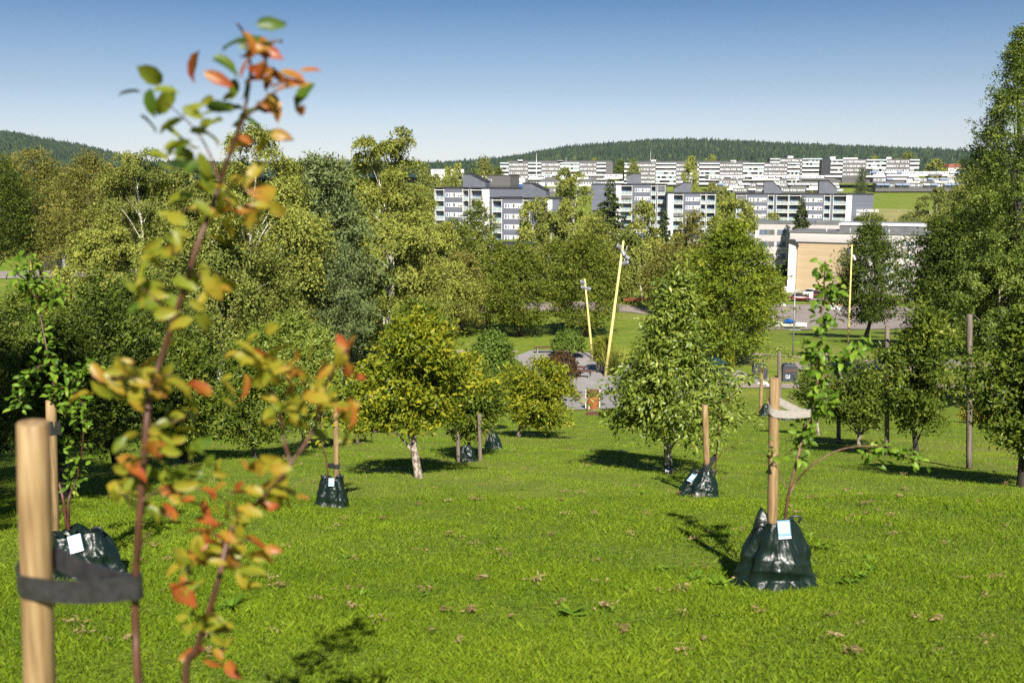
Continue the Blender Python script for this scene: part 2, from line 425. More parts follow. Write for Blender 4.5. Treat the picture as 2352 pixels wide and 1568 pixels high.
TQ = dict(v=[(0, 0, 0), (.42, -.5, .14), (1, 0, -.1), (.42, .5, .14)], f=[(0, 1, 2), (0, 2, 3)])
TQ1 = dict(v=[(0, 0, 0), (.45, -.5, .1), (1, 0, -.06), (.45, .5, .1)], f=[(0, 1, 2, 3)])
_us = [.2, .5, .8]; _ws = [.36, .5, .33]
TL = dict(v=[(0, 0, 0)] + [p for u, w in zip(_us, _ws) for p in ((u, -w, .2 - .62 * u * u), (u, 0, -.62 * u * u), (u, w, .2 - .62 * u * u))] + [(.98, 0, -.72)],
          f=[(0, 1, 2), (0, 2, 3), (1, 4, 5, 2), (2, 5, 6, 3), (4, 7, 8, 5), (5, 8, 9, 6), (7, 10, 8), (8, 10, 9)])

def leaves_data(Pt, A, Nn, Ln, Wd, tmpl):
    n = len(Pt)
    A = unit(A)
    Nn = unit(Nn - A * np.sum(Nn * A, 1, keepdims=True))
    S = np.cross(Nn, A)
    t = np.array(tmpl['v'])
    Ln = np.broadcast_to(Ln, (n,)); Wd = np.broadcast_to(Wd, (n,))
    V = (Pt[:, None, :] + A[:, None, :] * (t[None, :, 0:1] * Ln[:, None, None]) + S[:, None, :] * (t[None, :, 1:2] * Wd[:, None, None])
         + Nn[:, None, :] * (t[None, :, 2:3] * Wd[:, None, None]))
    k = len(t)
    fl = np.concatenate([np.array(f) for f in tmpl['f']]); fc = np.array([len(f) for f in tmpl['f']])
    loops = (np.arange(n)[:, None] * k + fl[None, :]).ravel()
    counts = np.tile(fc, n)
    return V.reshape(-1, 3), loops, counts, k

def leaf_object(name, parent, Pt, A, Nn, Ln, Wd, tint, mat, tmpl=TQ, hue=None, rel=True):
    if rel and parent is not None: Pt = Pt - np.array(parent.location)
    V, lo, co, k = leaves_data(Pt, A, Nn, Ln, Wd, tmpl)
    h = None
    if hue is not None:
        tv = np.array(tmpl['v'])
        h = np.clip(hue[:, None] + .13 * (tv[None, :, 0] - .4) + .1 * np.abs(tv[None, :, 1]), 0, 1).ravel()
    me = mesh_from(name, V, lo, co, mat, tint=np.repeat(tint, k), hue=h)
    return link(name, me, parent)

def dirs(rng, n):
    return unit(rng.normal(size=(n, 3)))

# ---------------------------------------------------------------- crowns: return Pt, A, N, len, wid, tint + limb ends
def prof_round(t): return np.sqrt(np.clip(1 - (2 * t - .95) ** 2 * .98, .02, 1)) * np.clip(1.06 - .25 * t, 0, 1)
def prof_egg(t): return np.clip(np.sin(np.pi * np.clip(t, 0, 1) ** .72) ** .62, .1, 1)
def prof_cone(t): return np.clip((1 - t) ** .75 * np.clip(t * 6 + .45, 0, 1) + .04, .03, 1)
def prof_dome(t): return np.sqrt(np.clip(1 - t * t, .02, 1))
def prof_column(t): return np.clip(np.sin(np.pi * np.clip(.12 + .86 * t, 0, 1)) ** .5, .12, 1)
def prof_pear(t): return np.interp(t, [0, .12, .28, .45, .65, .82, 1], [.6, .9, .92, .66, .42, .25, .09])
def prof_wide(t): return np.interp(t, [0, .1, .35, .6, .8, .93, 1], [.55, .85, 1.0, .92, .7, .42, .15])
def prof_shrub(t): return np.sqrt(np.clip(1 - (t * 1.0) ** 2.4, .02, 1)) * .97

def crown(rng, H, Rx, prof, leaf, n, clump=.16, flat=.7, open_=.5, droop=0.0, up=.5, asp=.5, lump=.22, shoots=0, ecc=1.0, fill=1.0, rag=.16):
    """leaves in clumps spread through the crown's volume; origin at the crown's foot on the trunk axis"""
    rc = clump * (Rx + H * .5)
    nc = int(np.clip(7.0 * (Rx * Rx * H * 2.2) / (rc ** 3 * 4.2) * fill * .8, 26, 900))
    t = rng.random(nc * 4); keep = rng.random(nc * 4) < (.25 + .75 * prof(t)); t = t[keep][:nc]; nc = len(t)
    th = rng.random(nc) * 2 * np.pi
    ph = rng.random(6) * 6.28
    nz = 1 + lump * (np.sin(2 * th + ph[0] + 3 * t) + .7 * np.sin(3 * th + ph[1] - 5 * t) + .5 * np.sin(5 * th + ph[2] + 9 * t)) * .6
    rho = rng.uniform(open_, 1.0, nc) ** .6
    r = rho * np.clip(prof(t) * Rx * nz - rc * .45, .06 * Rx, None)
    r = r * np.clip(1 + rag * rng.normal(size=nc), .6, 1.45)
    Cc = np.stack([r * np.cos(th), r * np.sin(th) * ecc, rc * flat * .7 + t * (H - rc * flat * 1.1)], 1)
    rcs = rc * rng.uniform(.6, 1.3, nc)
    w = rcs ** 2 / np.sum(rcs ** 2)
    # twigs: each carries a handful of leaves that lie much the same way
    per = 9
    m = n // per; n = m * per
    cj = rng.choice(nc, m, p=w)
    d = dirs(rng, m)
    d[:, 2] = np.where(d[:, 2] < -.3, -d[:, 2], d[:, 2])
    rad = rng.random(m) ** .38
    Tp = Cc[cj] + d * (rad * rcs[cj])[:, None] * np.array([1, 1, flat])
    out = unit(Tp - np.array([0, 0, H * .4])) * .55 + d * .8
    out[:, 2] += up
    Tn = unit(out) + rng.normal(size=(m, 3)) * .36
    Ta = rng.normal(size=(m, 3)) * .6 + unit(Tp * np.array([1, 1, 0]) + 1e-6) * .7 + d * .3
    Ta[:, 2] -= droop
    Ta = unit(Ta)
    s = rng.uniform(-1, 1, (m, per))
    Pt = (Tp[:, None] + Ta[:, None] * (s * leaf * 1.7)[..., None] + rng.normal(0, leaf * .42, (m, per, 3))).reshape(-1, 3)
    Nn = (unit(Tn)[:, None] + rng.normal(0, .33, (m, per, 3))).reshape(-1, 3)
    A = (Ta[:, None] + rng.normal(0, .6, (m, per, 3))).reshape(-1, 3)
    ci = np.repeat(cj, per)
    Ln = leaf * rng.uniform(.65, 1.3, n)
    tint = np.clip(rng.normal(.5, .22, nc)[ci] + rng.normal(0, .1, n), 0, 1)
    if shoots:
        sp, sa = [], []
        for k in range(shoots):
            j = rng.integers(nc)
            a0 = rng.random() * 6.28; tt = rng.uniform(.72, 1.0); rr = prof(np.array([tt]))[0] * Rx * rng.uniform(0, .8)
            base = np.array([rr * np.cos(a0), rr * np.sin(a0), tt * H * .93])
            L = rng.uniform(.1, .26) * H
            m = int(L / (leaf * .38)) + 3
            s = np.linspace(0, 1, m)[:, None]
            lean = np.array([rng.normal(0, .14), rng.normal(0, .14), 1])
            sp.append(base + s * L * lean); 
            aa = rng.normal(size=(m, 3)); aa[:, 2] = np.abs(aa[:, 2]) * .5 + .35; sa.append(aa)
        sp = np.concatenate(sp); sa = np.concatenate(sa); m = len(sp)
        Pt = np.vstack([Pt, sp]); A = np.vstack([A, sa]); Nn = np.vstack([Nn, rng.normal(size=(m, 3)) + np.array([0, -.6, .6])])
        Ln = np.concatenate([Ln, leaf * rng.uniform(.7, 1.1, m)]); tint = np.concatenate([tint, rng.uniform(.5, 1, m)])
    return Pt, A, Nn, Ln, Ln * asp, tint, Cc

def crown_birch(rng, H, Rx, prof, leaf, n, hang=1.6, clump=.12, asp=.72, lump=.25, ecc=1.0):
    """birch: fine twigs that hang in curtains from boughs"""
    rc = clump * (Rx + H * .4)
    nb = int(np.clip(1.9 * Rx * H / (rc * rc), 34, 260))
    t = rng.random(nb * 4); t = t[rng.random(nb * 4) < (.2 + .8 * prof(t))][:nb]; nb = len(t)
    th = rng.random(nb) * 6.28; ph = rng.random(4) * 6.28
    nz = 1 + lump * (np.sin(2 * th + ph[0] + 4 * t) + .7 * np.sin(4 * th + ph[1] - 7 * t))
    rho = rng.uniform(.45, 1, nb) ** .5
    r = rho * np.clip(prof(t) * Rx * nz - rc * .3, .05 * Rx, None)
    B = np.stack([r * np.cos(th), r * np.sin(th) * ecc, t * H * .985], 1)
    per = 16
    ns = max(60, n // per)
    bi = rng.integers(0, nb, ns)
    so = dirs(rng, ns); so[:, 2] = np.abs(so[:, 2]); so *= (rc * .82 * rng.random(ns) ** .3)[:, None] * np.array([1.1, 1.1, .6])
    S0 = B[bi] + so
    Lh = hang * rng.uniform(.25, 1.0, ns) * np.clip(1.2 - t[bi] * .75, .25, 1)
    s = np.sort(rng.random((ns, per)), 1)
    od = unit(S0 * np.array([1, 1, 0]) + 1e-6)
    sway = rng.normal(0, .08, (ns, 3))
    Pt = (S0[:, None, :] + od[:, None, :] * (np.sin(s * 1.5)[..., None] * .28 * Lh[:, None, None]) - np.array([0, 0, 1]) * (s ** 1.25 * Lh[:, None])[..., None]
          + sway[:, None, :] * s[..., None] + rng.normal(0, leaf * .4, (ns, per, 3)))
    Pt = Pt.reshape(-1, 3); m = len(Pt)
    low = Pt[:, 2] < -.05 * H
    Pt[low, 2] = -.05 * H + rng.random(low.sum()) * .08 * H
    A = rng.normal(size=(m, 3)) * .55; A[:, 2] -= .55
    Sn = unit(S0 - np.array([0, 0, H * .35])) + rng.normal(size=(ns, 3)) * .4 + np.array([0, 0, .3])
    Nn = np.repeat(Sn, per, 0) + rng.normal(size=(m, 3)) * .34
    Ln = leaf * rng.uniform(.6, 1.3, m)
    tint = np.clip(np.repeat(rng.normal(.5, .2, nb)[bi], per) + rng.normal(0, .12, m), 0, 1)
    return Pt, A, Nn, Ln, Ln * asp, tint, B

def crown_spruce(rng, H, Rx, leaf, n, droop=.35, gap=.5, irregular=.25, asp=.42):
    lv = np.arange(0, H * .985, gap)
    br = []
    for h in lv:
        L = Rx * (1 - h / H) ** .85
        for k in range(int(rng.integers(7, 12))):
            br.append((h + rng.uniform(-.3, .3) * gap, rng.random() * 6.28, max(.12 * Rx * .5, L * (1 + irregular * rng.normal()))))
    br = np.array(br)
    w = br[:, 2] ** 1.5; bi = rng.choice(len(br), n, p=w / w.sum())
    s = rng.random(n) ** .6
    h, th, L = br[bi].T
    dx, dy = np.cos(th), np.sin(th)
    side = rng.normal(0, .16, n) * L * (1.05 - s * .7)
    x = dx * s * L - dy * side; y = dy * s * L + dx * side
    z = h - droop * L * s ** 1.4 + .18 * L * s ** 4 - np.abs(side) * .25 + rng.normal(0, .05, n) * leaf
    Pt = np.stack([x, y, np.clip(z, -.2, None)], 1)
    A = np.stack([dx, dy, -droop * np.ones(n) * .9], 1) + rng.normal(size=(n, 3)) * .45 - np.stack([-dy, dx, np.zeros(n)], 1) * (-np.sign(side) * .6)[:, None]
    Nn = np.stack([dx * .3, dy * .3, np.ones(n)], 1) + rng.normal(size=(n, 3)) * .35
    Ln = leaf * rng.uniform(.6, 1.25, n)
    tint = np.clip(.35 + .4 * s + rng.normal(0, .15, n), 0, 1)
    ends = np.stack([br[:, 2] * .8 * np.cos(br[:, 1]), br[:, 2] * .8 * np.sin(br[:, 1]), br[:, 0] - droop * br[:, 2] * .6], 1)
    return Pt, A, Nn, Ln, Ln * asp, tint, ends

def crown_pine(rng, H, Rx, prof, leaf, n):
    Pt, A, Nn, Ln, Wd, tint, Cc = crown(rng, H, Rx, prof, leaf, n, clump=.14, flat=.3, open_=.25, up=1.2, asp=.34, lump=.45, fill=.85, rag=.28)
    A = rng.normal(size=A.shape) + np.array([0, 0, .5])
    return Pt, A, Nn, Ln, Wd, tint, Cc

def trunk_mesh(rng, mb, base, top, r0, r1, lean=.0, ends=None, nlimb=10, limb=.45, fork=None, sides=8, start=.3):
    """tapered trunk from base to top, limbs from the trunk out to `ends`"""
    base = np.array(base, float); top = np.array(top, float)
    n = 9
    t = np.linspace(0, 1, n)[:, None]
    H = np.linalg.norm(top - base)
    path = base * (1 - t) + top * t + np.sin(t * np.pi) * np.array([rng.normal(0, .035), rng.normal(0, .035), 0]) * H
    rad = r0 * (1 - t[:, 0]) ** .8 + r1 * t[:, 0]
    rad[0] *= 1.35
    mb.tube(path, rad, sides)
    if ends is not None and len(ends):
        idx = rng.choice(len(ends), min(nlimb, len(ends)), replace=False)
        for i in idx:
            e = np.array(ends[i])
            f = np.clip((e[2] - base[2]) / max(.1, (top[2] - base[2])) - rng.uniform(.1, .3), start, .92)
            j = f * (n - 1); a = int(j); p0 = path[a] + (path[min(a + 1, n - 1)] - path[a]) * (j - a)
            mid = (p0 * .5 + e * .5) + np.array([0, 0, .1 * np.linalg.norm(e - p0)])
            rr = limb * np.interp(f, [0, 1], [r0, r1 * 1.3])
            mb.tube(smooth_path([p0, mid, e], 8), np.linspace(rr, rr * .2, 9)[:len(smooth_path([p0, mid, e], 8))], 5, cap=False)

def tree(label, base, crown_base, H, Rx, kind, leafmat, barkmat, leaf, n, seed, name='tree', cat='tree', group=None, tr=None, prof=prof_egg, trunk_dx=0, nlimb=12, tmpl=TQ, **kw):
    """tree > trunk, crown"""
    rng = np.random.default_rng(seed)
    base = np.array(base, float)
    root = thing(name, label, cat, base, group)
    if kind == 'birch': d = crown_birch(rng, H, Rx, prof, leaf, n, **kw)
    elif kind == 'spruce': d = crown_spruce(rng, H, Rx, leaf, n, **kw)
    elif kind == 'pine': d = crown_pine(rng, H, Rx, prof, leaf, n)
    else: d = crown(rng, H, Rx, prof, leaf, n, **kw)
    Pt, A, Nn, Ln, Wd, tint, ends = d
    off = np.array([trunk_dx, 0, crown_base])
    leaf_object('crown', root, Pt + off, A, Nn, Ln, Wd, tint, M[leafmat], tmpl, rel=False)
    mb = MB()
    tr = tr or max(.05, .028 * (H + crown_base))
    topz = crown_base + H * (.93 if kind == 'spruce' else .8)
    trunk_mesh(rng, mb, (0, 0, -.15), (trunk_dx, 0, topz), tr, tr * .12, ends=ends + off, nlimb=nlimb, start=max(.12, crown_base / topz * .8))
    mb.build('trunk', M[barkmat], root, smooth=True)
    return root

def tree_px(label, px, ytop, ybot, hw, d, kind, leafmat, barkmat, leaf, n, seed, base_y=None, **kw):
    """a tree seen at column px, its crown from row ytop to row ybot, half width hw pixels, d metres off"""
    top = P(px, ytop, d); bot = P(px, ybot, d)
    g = np.array([top[0], d, gz(top[0], d)])
    H = top[2] - bot[2]
    cb = max(.1, bot[2] - g[2])
    return tree(label, g, cb, H, hw * d / F, kind, leafmat, barkmat, leaf, n, seed, **kw)

# ---------------------------------------------------------------- young trees drawn stem by stem
def stem_tube(mb, pts, r0, r1, n=22, sides=7):
    p = smooth_path(pts, n)
    mb.tube(p, np.linspace(r0, r1, len(p)), sides)
    return p

def leaves_along(rng, path, n, leaf, spread, t0=.15, t1=1.0, droop=.3):
    t = np.sort(rng.uniform(t0, t1, n)) * (len(path) - 1)
    a = np.clip(t.astype(int), 0, len(path) - 2)
    p = path[a] + (path[a + 1] - path[a]) * (t - a)[:, None]
    d = dirs(rng, n); d[:, 2] = d[:, 2] * .6 + .1
    Pt = p + d * (spread * rng.random(n))[:, None]
    A = d + rng.normal(size=(n, 3)) * .35; A[:, 2] -= droop * rng.random(n)
    Nn = np.array([0, -.45, .8]) + rng.normal(size=(n, 3)) * .6
    L = leaf * rng.uniform(.65, 1.25, n)
    return Pt, A, Nn, L

def stake(label, bottom, top, rad=.04, mat='stake_wood', group='wooden stakes holding young trees', name='wooden_stake', sides=14, flat=None):
    bottom = np.array(bottom, float); top = np.array(top, float)
    mb = MB()
    ax = unit((top - bottom)[None])[0]
    b = bottom - ax * .12
    t = np.linspace(0, 1, 9)[:, None]
    pts = (b * (1 - t) + top * t) - bottom
    rr = np.full(9, rad) * (1 + .03 * np.sin(np.arange(9) * 2.1))
    L = pts[-1]
    pts = np.vstack([pts, L + ax * rad * .08]); rr = np.append(rr, rad * .9)
    mb.tube(pts, rr, sides)
    o = mb.build(name, M[mat], None, smooth=False)
    for p in o.data.polygons: p.use_smooth = len(p.vertices) == 4
    o.location = tuple(bottom)
    return tag(o, label, 'stake', group)

def tie(label, c1, r1, c2, r2, h1=.045, mat='strap_black', cross=True, sag=0.0, lift=0.0, th=.004):
    """a flat band that runs round the stake and round the stem; c1, c2 are the centres of stake and stem at band height"""
    c1 = np.array(c1, float); c2 = np.array(c2, float)
    d = c2 - c1; dh = d * np.array([1, 1, 0]); L = np.linalg.norm(dh); ux = dh / L; uy = np.array([-ux[1], ux[0], 0])
    pts = []
    for a in np.linspace(np.pi * .5, np.pi * 1.5, 14):
        pts.append(c1 + ux * np.cos(a) * r1 + uy * np.sin(a) * r1)
    m = 8
    p_s = pts[-1]; p_e = c2 + uy * -r2
    for t in np.linspace(0, 1, m)[1:-1]: pts.append(p_s * (1 - t) + p_e * t - np.array([0, 0, sag * math.sin(math.pi * t)]))
    for a in np.linspace(-np.pi * .5, np.pi * .5, 12):
        pts.append(c2 + ux * np.cos(a) * r2 + uy * np.sin(a) * r2)
    p_s = pts[-1]; p_e = pts[0]
    for t in np.linspace(0, 1, m)[1:-1]: pts.append(p_s * (1 - t) + p_e * t - np.array([0, 0, sag * math.sin(math.pi * t)]))
    pts = np.array(pts); n = len(pts)
    q = np.arange(n)
    pts[:, 2] += lift * (np.clip(1 - q / 13, 0, 1) + np.clip((q - (n - m + 2)) / (m - 2), 0, 1))
    cen = (c1 + c2) / 2
    nxt = np.roll(pts, -1, 0) - np.roll(pts, 1, 0); nxt[:, 2] = 0; nxt = unit(nxt)
    outn = np.stack([nxt[:, 1], -nxt[:, 0], np.zeros(n)], 1)
    up = np.array([0, 0, 1.0])
    V = np.concatenate([pts - up * h1 / 2 , pts + up * h1 / 2, pts + outn * th + up * h1 / 2, pts + outn * th - up * h1 / 2])
    fs = []
    for k in range(n):
        k2 = (k + 1) % n
        for a, b in ((0, 1), (1, 2), (2, 3), (3, 0)):
            fs.append((a * n + k, a * n + k2, b * n + k2, b * n + k))
    o = MB().add(V - c1, fs).build('tree_tie', M[mat])
    o.location = tuple(c1)
    for p in o.data.polygons: p.use_smooth = True
    mod = o.modifiers.new('edge', 'EDGE_SPLIT'); mod.split_angle = R(40)
    return tag(o, label, 'tie', 'straps tying young trees to stakes')

def water_bag(label, base, w, h, seed, top_off=(0, 0), lean=0.0, card=True, sharp=1.0, handle=True, topw=.42, depth=.8, flare=.18, card_at=(.25, .8), group='green watering bags round young trees'):
    """sagging woven plastic bag: wide foot, gathered top, deep folds. > label_card, handle"""
    rng = np.random.default_rng(seed)
    root = thing('watering_bag', label, 'watering bag', base, group)
    nt_, nh = 150, 54
    th = np.arange(nt_) * 2 * np.pi / nt_
    ph = rng.random(8) * 6.28
    cr = [(dirs(rng, 1)[0] * np.array([1, 1, .75]), rng.uniform(-.2, .9), rng.uniform(.02, .05), rng.uniform(.03, .07) * rng.choice([-1, -1, 1])) for _ in range(17)]
    V = []
    gx = lambda x, y: gz(base[0] + x, base[1] + y) - base[2]
    for j in range(nh):
        t = j / (nh - 1)
        rr = (1 - t) ** .85 * (1 - topw) + topw
        rr = rr * (1 + flare * max(0, 1 - t * 5) ** 1.5) * (1 + .1 * math.sin(t * math.pi * 1.2))
        fold = (.05 + .15 * t) * (np.sin(3 * th + ph[0] + 1.4 * t) * .7 + .38 * np.sin(7 * th + ph[1] - 2.2 * t) + .18 * np.sin(11 * th + ph[2] + 3 * t))
        fold = fold + .05 * sharp * (1 - np.abs(np.sin(2.5 * th + ph[3] + 2.5 * t))) - .035 * sharp * np.abs(np.sin(4.5 * th + ph[4] - 3 * t))
        sag = .045 * math.sin(t * 15 + ph[5]) * np.sin(2 * th + ph[6] + 4 * t)
        r = rr * (1 + fold + sag) * w / 2
        for dn, c0, wd_, am in cr:
            q = np.abs(np.cos(th) * dn[0] + np.sin(th) * dn[1] + (t * 1.6 - .4) * dn[2] - c0 * .7)
            r = r * (1 + am * np.exp(-q / (wd_ * 2.2)))
        zt = h * t * (1 + (.05 * np.sin(2 * th + ph[7]) + .05 * np.sin(3 * th + ph[2]) + .03 * np.sin(7 * th + ph[1])) * t ** 3)
        x = r * np.cos(th) + top_off[0] * t ** 1.3 + lean * t * h
        y = r * np.sin(th) * depth + top_off[1] * t ** 1.3
        g = GZ(base[0] + x, base[1] + y) - base[2]
        V.append(np.stack([x, y, zt + g * (1 - t) - .01], 1))
    # folded-in mouth
    for s in (.78, .5):
        top = V[nh - 1]; c = top.mean(0)
        q = c + (top - c) * np.array([s, s, 1]); q[:, 2] -= (1 - s) * .22 * h
        V.append(q)
    n2 = len(V)
    fs = [(j * nt_ + k, j * nt_ + (k + 1) % nt_, (j + 1) * nt_ + (k + 1) % nt_, (j + 1) * nt_ + k) for j in range(n2 - 1) for k in range(nt_)]
    allV = np.concatenate(V)
    MB().add(allV, fs).build('bag_body', M['bag_green'], root, smooth=True)
    if card:
        a = -np.pi / 2 + card_at[0]; j = int(card_at[1] * (nh - 1))
        k = int((a % (2 * np.pi)) / (2 * np.pi) * nt_)
        p = V[j][k]; q = V[max(0, j - 5)][k]
        up = unit((p - q)[None])[0]
        out = np.array([np.cos(a), np.sin(a), .25]); out = unit((out - up * out.dot(up))[None])[0]; sd = np.cross(up, out)
        cw, chh = .105 * w / .62, .145 * w / .62
        o_ = p + out * .03
        def slab(u0, u1, v0, v1, k0, k1):
            return [o_ + sd * u + up * v + out * kk for kk in (k0, k1) for u, v in ((u0, v0), (u1, v0), (u1, v1), (u0, v1))]
        F6 = [(0, 3, 2, 1), (4, 5, 6, 7), (0, 1, 5, 4), (1, 2, 6, 5), (2, 3, 7, 6), (3, 0, 4, 7)]
        mb = MB()
        mb.add(slab(-cw / 2, cw / 2, -chh * .5, chh * .5, 0, .002), F6, 0)
        mb.add(slab(-cw * .42, cw * .42, -chh * .2, chh * .4, .002, .003), F6, 1)
        mb.add(slab(-cw * .5, cw * .5, -chh * .5, -chh * .37, .002, .003), F6, 1)
        for q_ in range(4): mb.add(slab(-cw * .3, cw * (.1 + .08 * (q_ % 3)), chh * (.3 - .1 * q_), chh * (.32 - .1 * q_), .003, .0035), F6, 0)
        mb.build('label_card', [M['card_blue'], M['card_white']], root)
    if handle:
        for s, a in ((0, -2.4), (1, -.5)):
            k = int((a % (2 * np.pi)) / (2 * np.pi) * nt_)
            p = V[nh - 2][k]; out = np.array([np.cos(a), np.sin(a), 0])
            pts = smooth_path([p - [.045, 0, .0], p + out * .03 + [-.035, 0, .05], p + out * .04 + [.025, 0, .05], p + [.05, 0, 0]], 12)
            mb = MB(); mb.tube(pts, .009, 6); mb.build('handle', M['strap_black'], root, smooth=True)
    return root
# ---------------------------------------------------------------- the ground
def ground():
    ys = np.concatenate([np.arange(-40, 0, 2.0), np.arange(0, 30, .5), np.arange(30, 110, 1.0), np.arange(110, 260, 3.0), np.arange(260, 520, 5.0), np.arange(520, 1000, 20.0), np.geomspace(1000, 4200, 24)])
    ts = np.linspace(-1, 1, 141)
    Y, T = np.meshgrid(ys, ts, indexing='ij')
    X = T * (np.abs(Y) * .78 + 34)
    Z = GZ(X, Y)
    V = np.stack([X, Y, Z], -1).reshape(-1, 3)
    a, b = len(ys), len(ts)
    I = np.arange(a * b).reshape(a, b)
    q = np.stack([I[:-1, :-1], I[:-1, 1:], I[1:, 1:], I[1:, :-1]], -1).reshape(-1, 4)
    tag(link('ground', mesh_from('ground', V, q.ravel(), np.full(len(q), 4), M['lawn'], smooth=True)), kind='structure')
ground()

def sheet(name, outline, mat, lift=.03, step=1.0, label=None, kind='structure', kerb=None):
    """a paved surface draped on the ground: outline in x, y"""
    import bmesh
    bm = bmesh.new()
    vs = [bm.verts.new((x, y, 0)) for x, y in outline]
    bm.faces.new(vs)
    xs = [p[0] for p in outline]; ys = [p[1] for p in outline]
    for lo, hi, k in ((min(xs), max(xs), 0), (min(ys), max(ys), 1)):
        for c in np.arange(lo + step, hi, step):
            no = (1, 0, 0) if k == 0 else (0, 1, 0); co = (c, 0, 0) if k == 0 else (0, c, 0)
            bmesh.ops.bisect_plane(bm, geom=bm.verts[:] + bm.edges[:] + bm.faces[:], plane_co=co, plane_no=no)
    for v in bm.verts: v.co.z = gz(v.co.x, v.co.y) + lift
    bm.normal_update()
    if sum(f.normal.z for f in bm.faces) < 0: bmesh.ops.reverse_faces(bm, faces=bm.faces[:])
    me = bpy.data.meshes.new(name); bm.to_mesh(me); bm.free()
    me.materials.append(M[mat])
    return tag(link(name, me), label, None, None, kind)

def gp(px, py):
    p = on_ground(px, py); return (p[0], p[1])
def curve2(pts, n=20):
    p = smooth_path([(x, y, 0) for x, y in pts], n); return [(a, b) for a, b, c in p]
def strip(name, centre, width, mat, lift=.03, step=1.0, n=24):
    c = np.array(curve2(centre, n)); t = np.gradient(c, axis=0); t /= np.linalg.norm(t, axis=1)[:, None]
    s = np.stack([-t[:, 1], t[:, 0]], 1) * width / 2
    return sheet(name, [tuple(p) for p in (c + s)] + [tuple(p) for p in (c - s)[::-1]], mat, lift, step)

plaza_edge = [gp(1180, 822), gp(1215, 806), gp(1300, 806), gp(1370, 812), gp(1372, 832), gp(1395, 846), gp(1470, 842), gp(1560, 838), gp(1700, 852), gp(1760, 885), gp(1660, 896), gp(1560, 915), gp(1480, 938), gp(1310, 942), gp(1285, 905), gp(1230, 870)]
sheet('plaza', plaza_edge, 'paving', .035, .8)
strip('gravel_path', [gp(1590, 889), gp(1700, 886), gp(1800, 889), gp(1900, 886), (26, 58), (40, 60)], 1.5, 'gravel', .05, .7)
strip('footpath', [(11, 76), gp(1720, 812), gp(1800, 818), gp(1900, 826), (28, 68), (38, 64)], .8, 'path_beige', .04, .8)
strip('footpath', [gp(960, 812), gp(1060, 807), gp(1130, 808), gp(1190, 808)], 1.1, 'path_beige', .04, .8)
strip('footpath', [(23, 60), gp(1890, 842), (25, 66), (33, 68)], 4.2, 'asphalt', .06, .8)
strip('road', [(-16, 103), (0, 104), (12, 105.5), (22, 112), (30, 128), (36, 150), (44, 175)], 6.5, 'asphalt', .05, 1.5)
sheet('parking_area', [(30, 126), (38, 128), (60, 132), (72, 142), (80, 170), (64, 182), (48, 183), (38, 165), (31, 144)], 'asphalt', .09, 2.0)
strip('road', [(-120, 130), (-90, 131), (-66, 134), (-44, 138), (-20, 144)], 8, 'asphalt', .05, 2.0)
strip('kerb', [(-90, 126.4), (-66, 129.4), (-50, 131.8)], .9, 'concrete', .13, 2.0)
strip('road', [(46, 196), (60, 197), (80, 196), (100, 194)], 6, 'asphalt', .06, 2.0)

sheet('meadow', curve2([(112, 372), (126, 425), (150, 462), (185, 455), (196, 410), (170, 372), (135, 366), (112, 372)], 40)[:-1], 'dry_meadow', .14, 4.0)

# ---------------------------------------------------------------- wooded hills
def hill(name, ridge, d_ridge, d_foot, z_foot, seed, spread=(0, 0), back=900):
    px = np.array([p[0] for p in ridge], float); py = np.array([p[1] for p in ridge], float)
    pts = np.array([P(a, b, d_ridge) for a, b in ridge])
    xs = np.linspace(pts[0, 0], pts[-1, 0], 90)
    zr = np.interp(xs, pts[:, 0], pts[:, 2])
    k = np.ones(5) / 5; zr = np.convolve(np.pad(zr, 2, mode='edge'), k, 'valid')
    s = np.linspace(0, 1, 22)
    rows = []
    for t in s:
        y = d_foot + (d_ridge - d_foot) * t
        z = z_foot + (zr - z_foot) * np.sin(t * np.pi / 2) ** 1.3
        rows.append(np.stack([xs * y / d_ridge * .5 + xs * .5, np.full_like(xs, y), z + 3 * np.sin(xs * .02 + y * .011) * t], 1))
    for t in np.linspace(.1, 1, 6):
        rows.append(np.stack([xs, np.full_like(xs, d_ridge + back * t), z_foot + (zr - z_foot) * np.cos(t * np.pi / 2)], 1))
    G = np.array(rows); a, b = G.shape[:2]
    I = np.arange(a * b).reshape(a, b)
    q = np.stack([I[:-1, :-1], I[:-1, 1:], I[1:, 1:], I[1:, :-1]], -1).reshape(-1, 4)
    tag(link(name, mesh_from(name, G.reshape(-1, 3), q.ravel(), np.full(len(q), 4), M['forest_green'], smooth=True, tint=np.full(a * b, .2))), kind='structure')
    return G
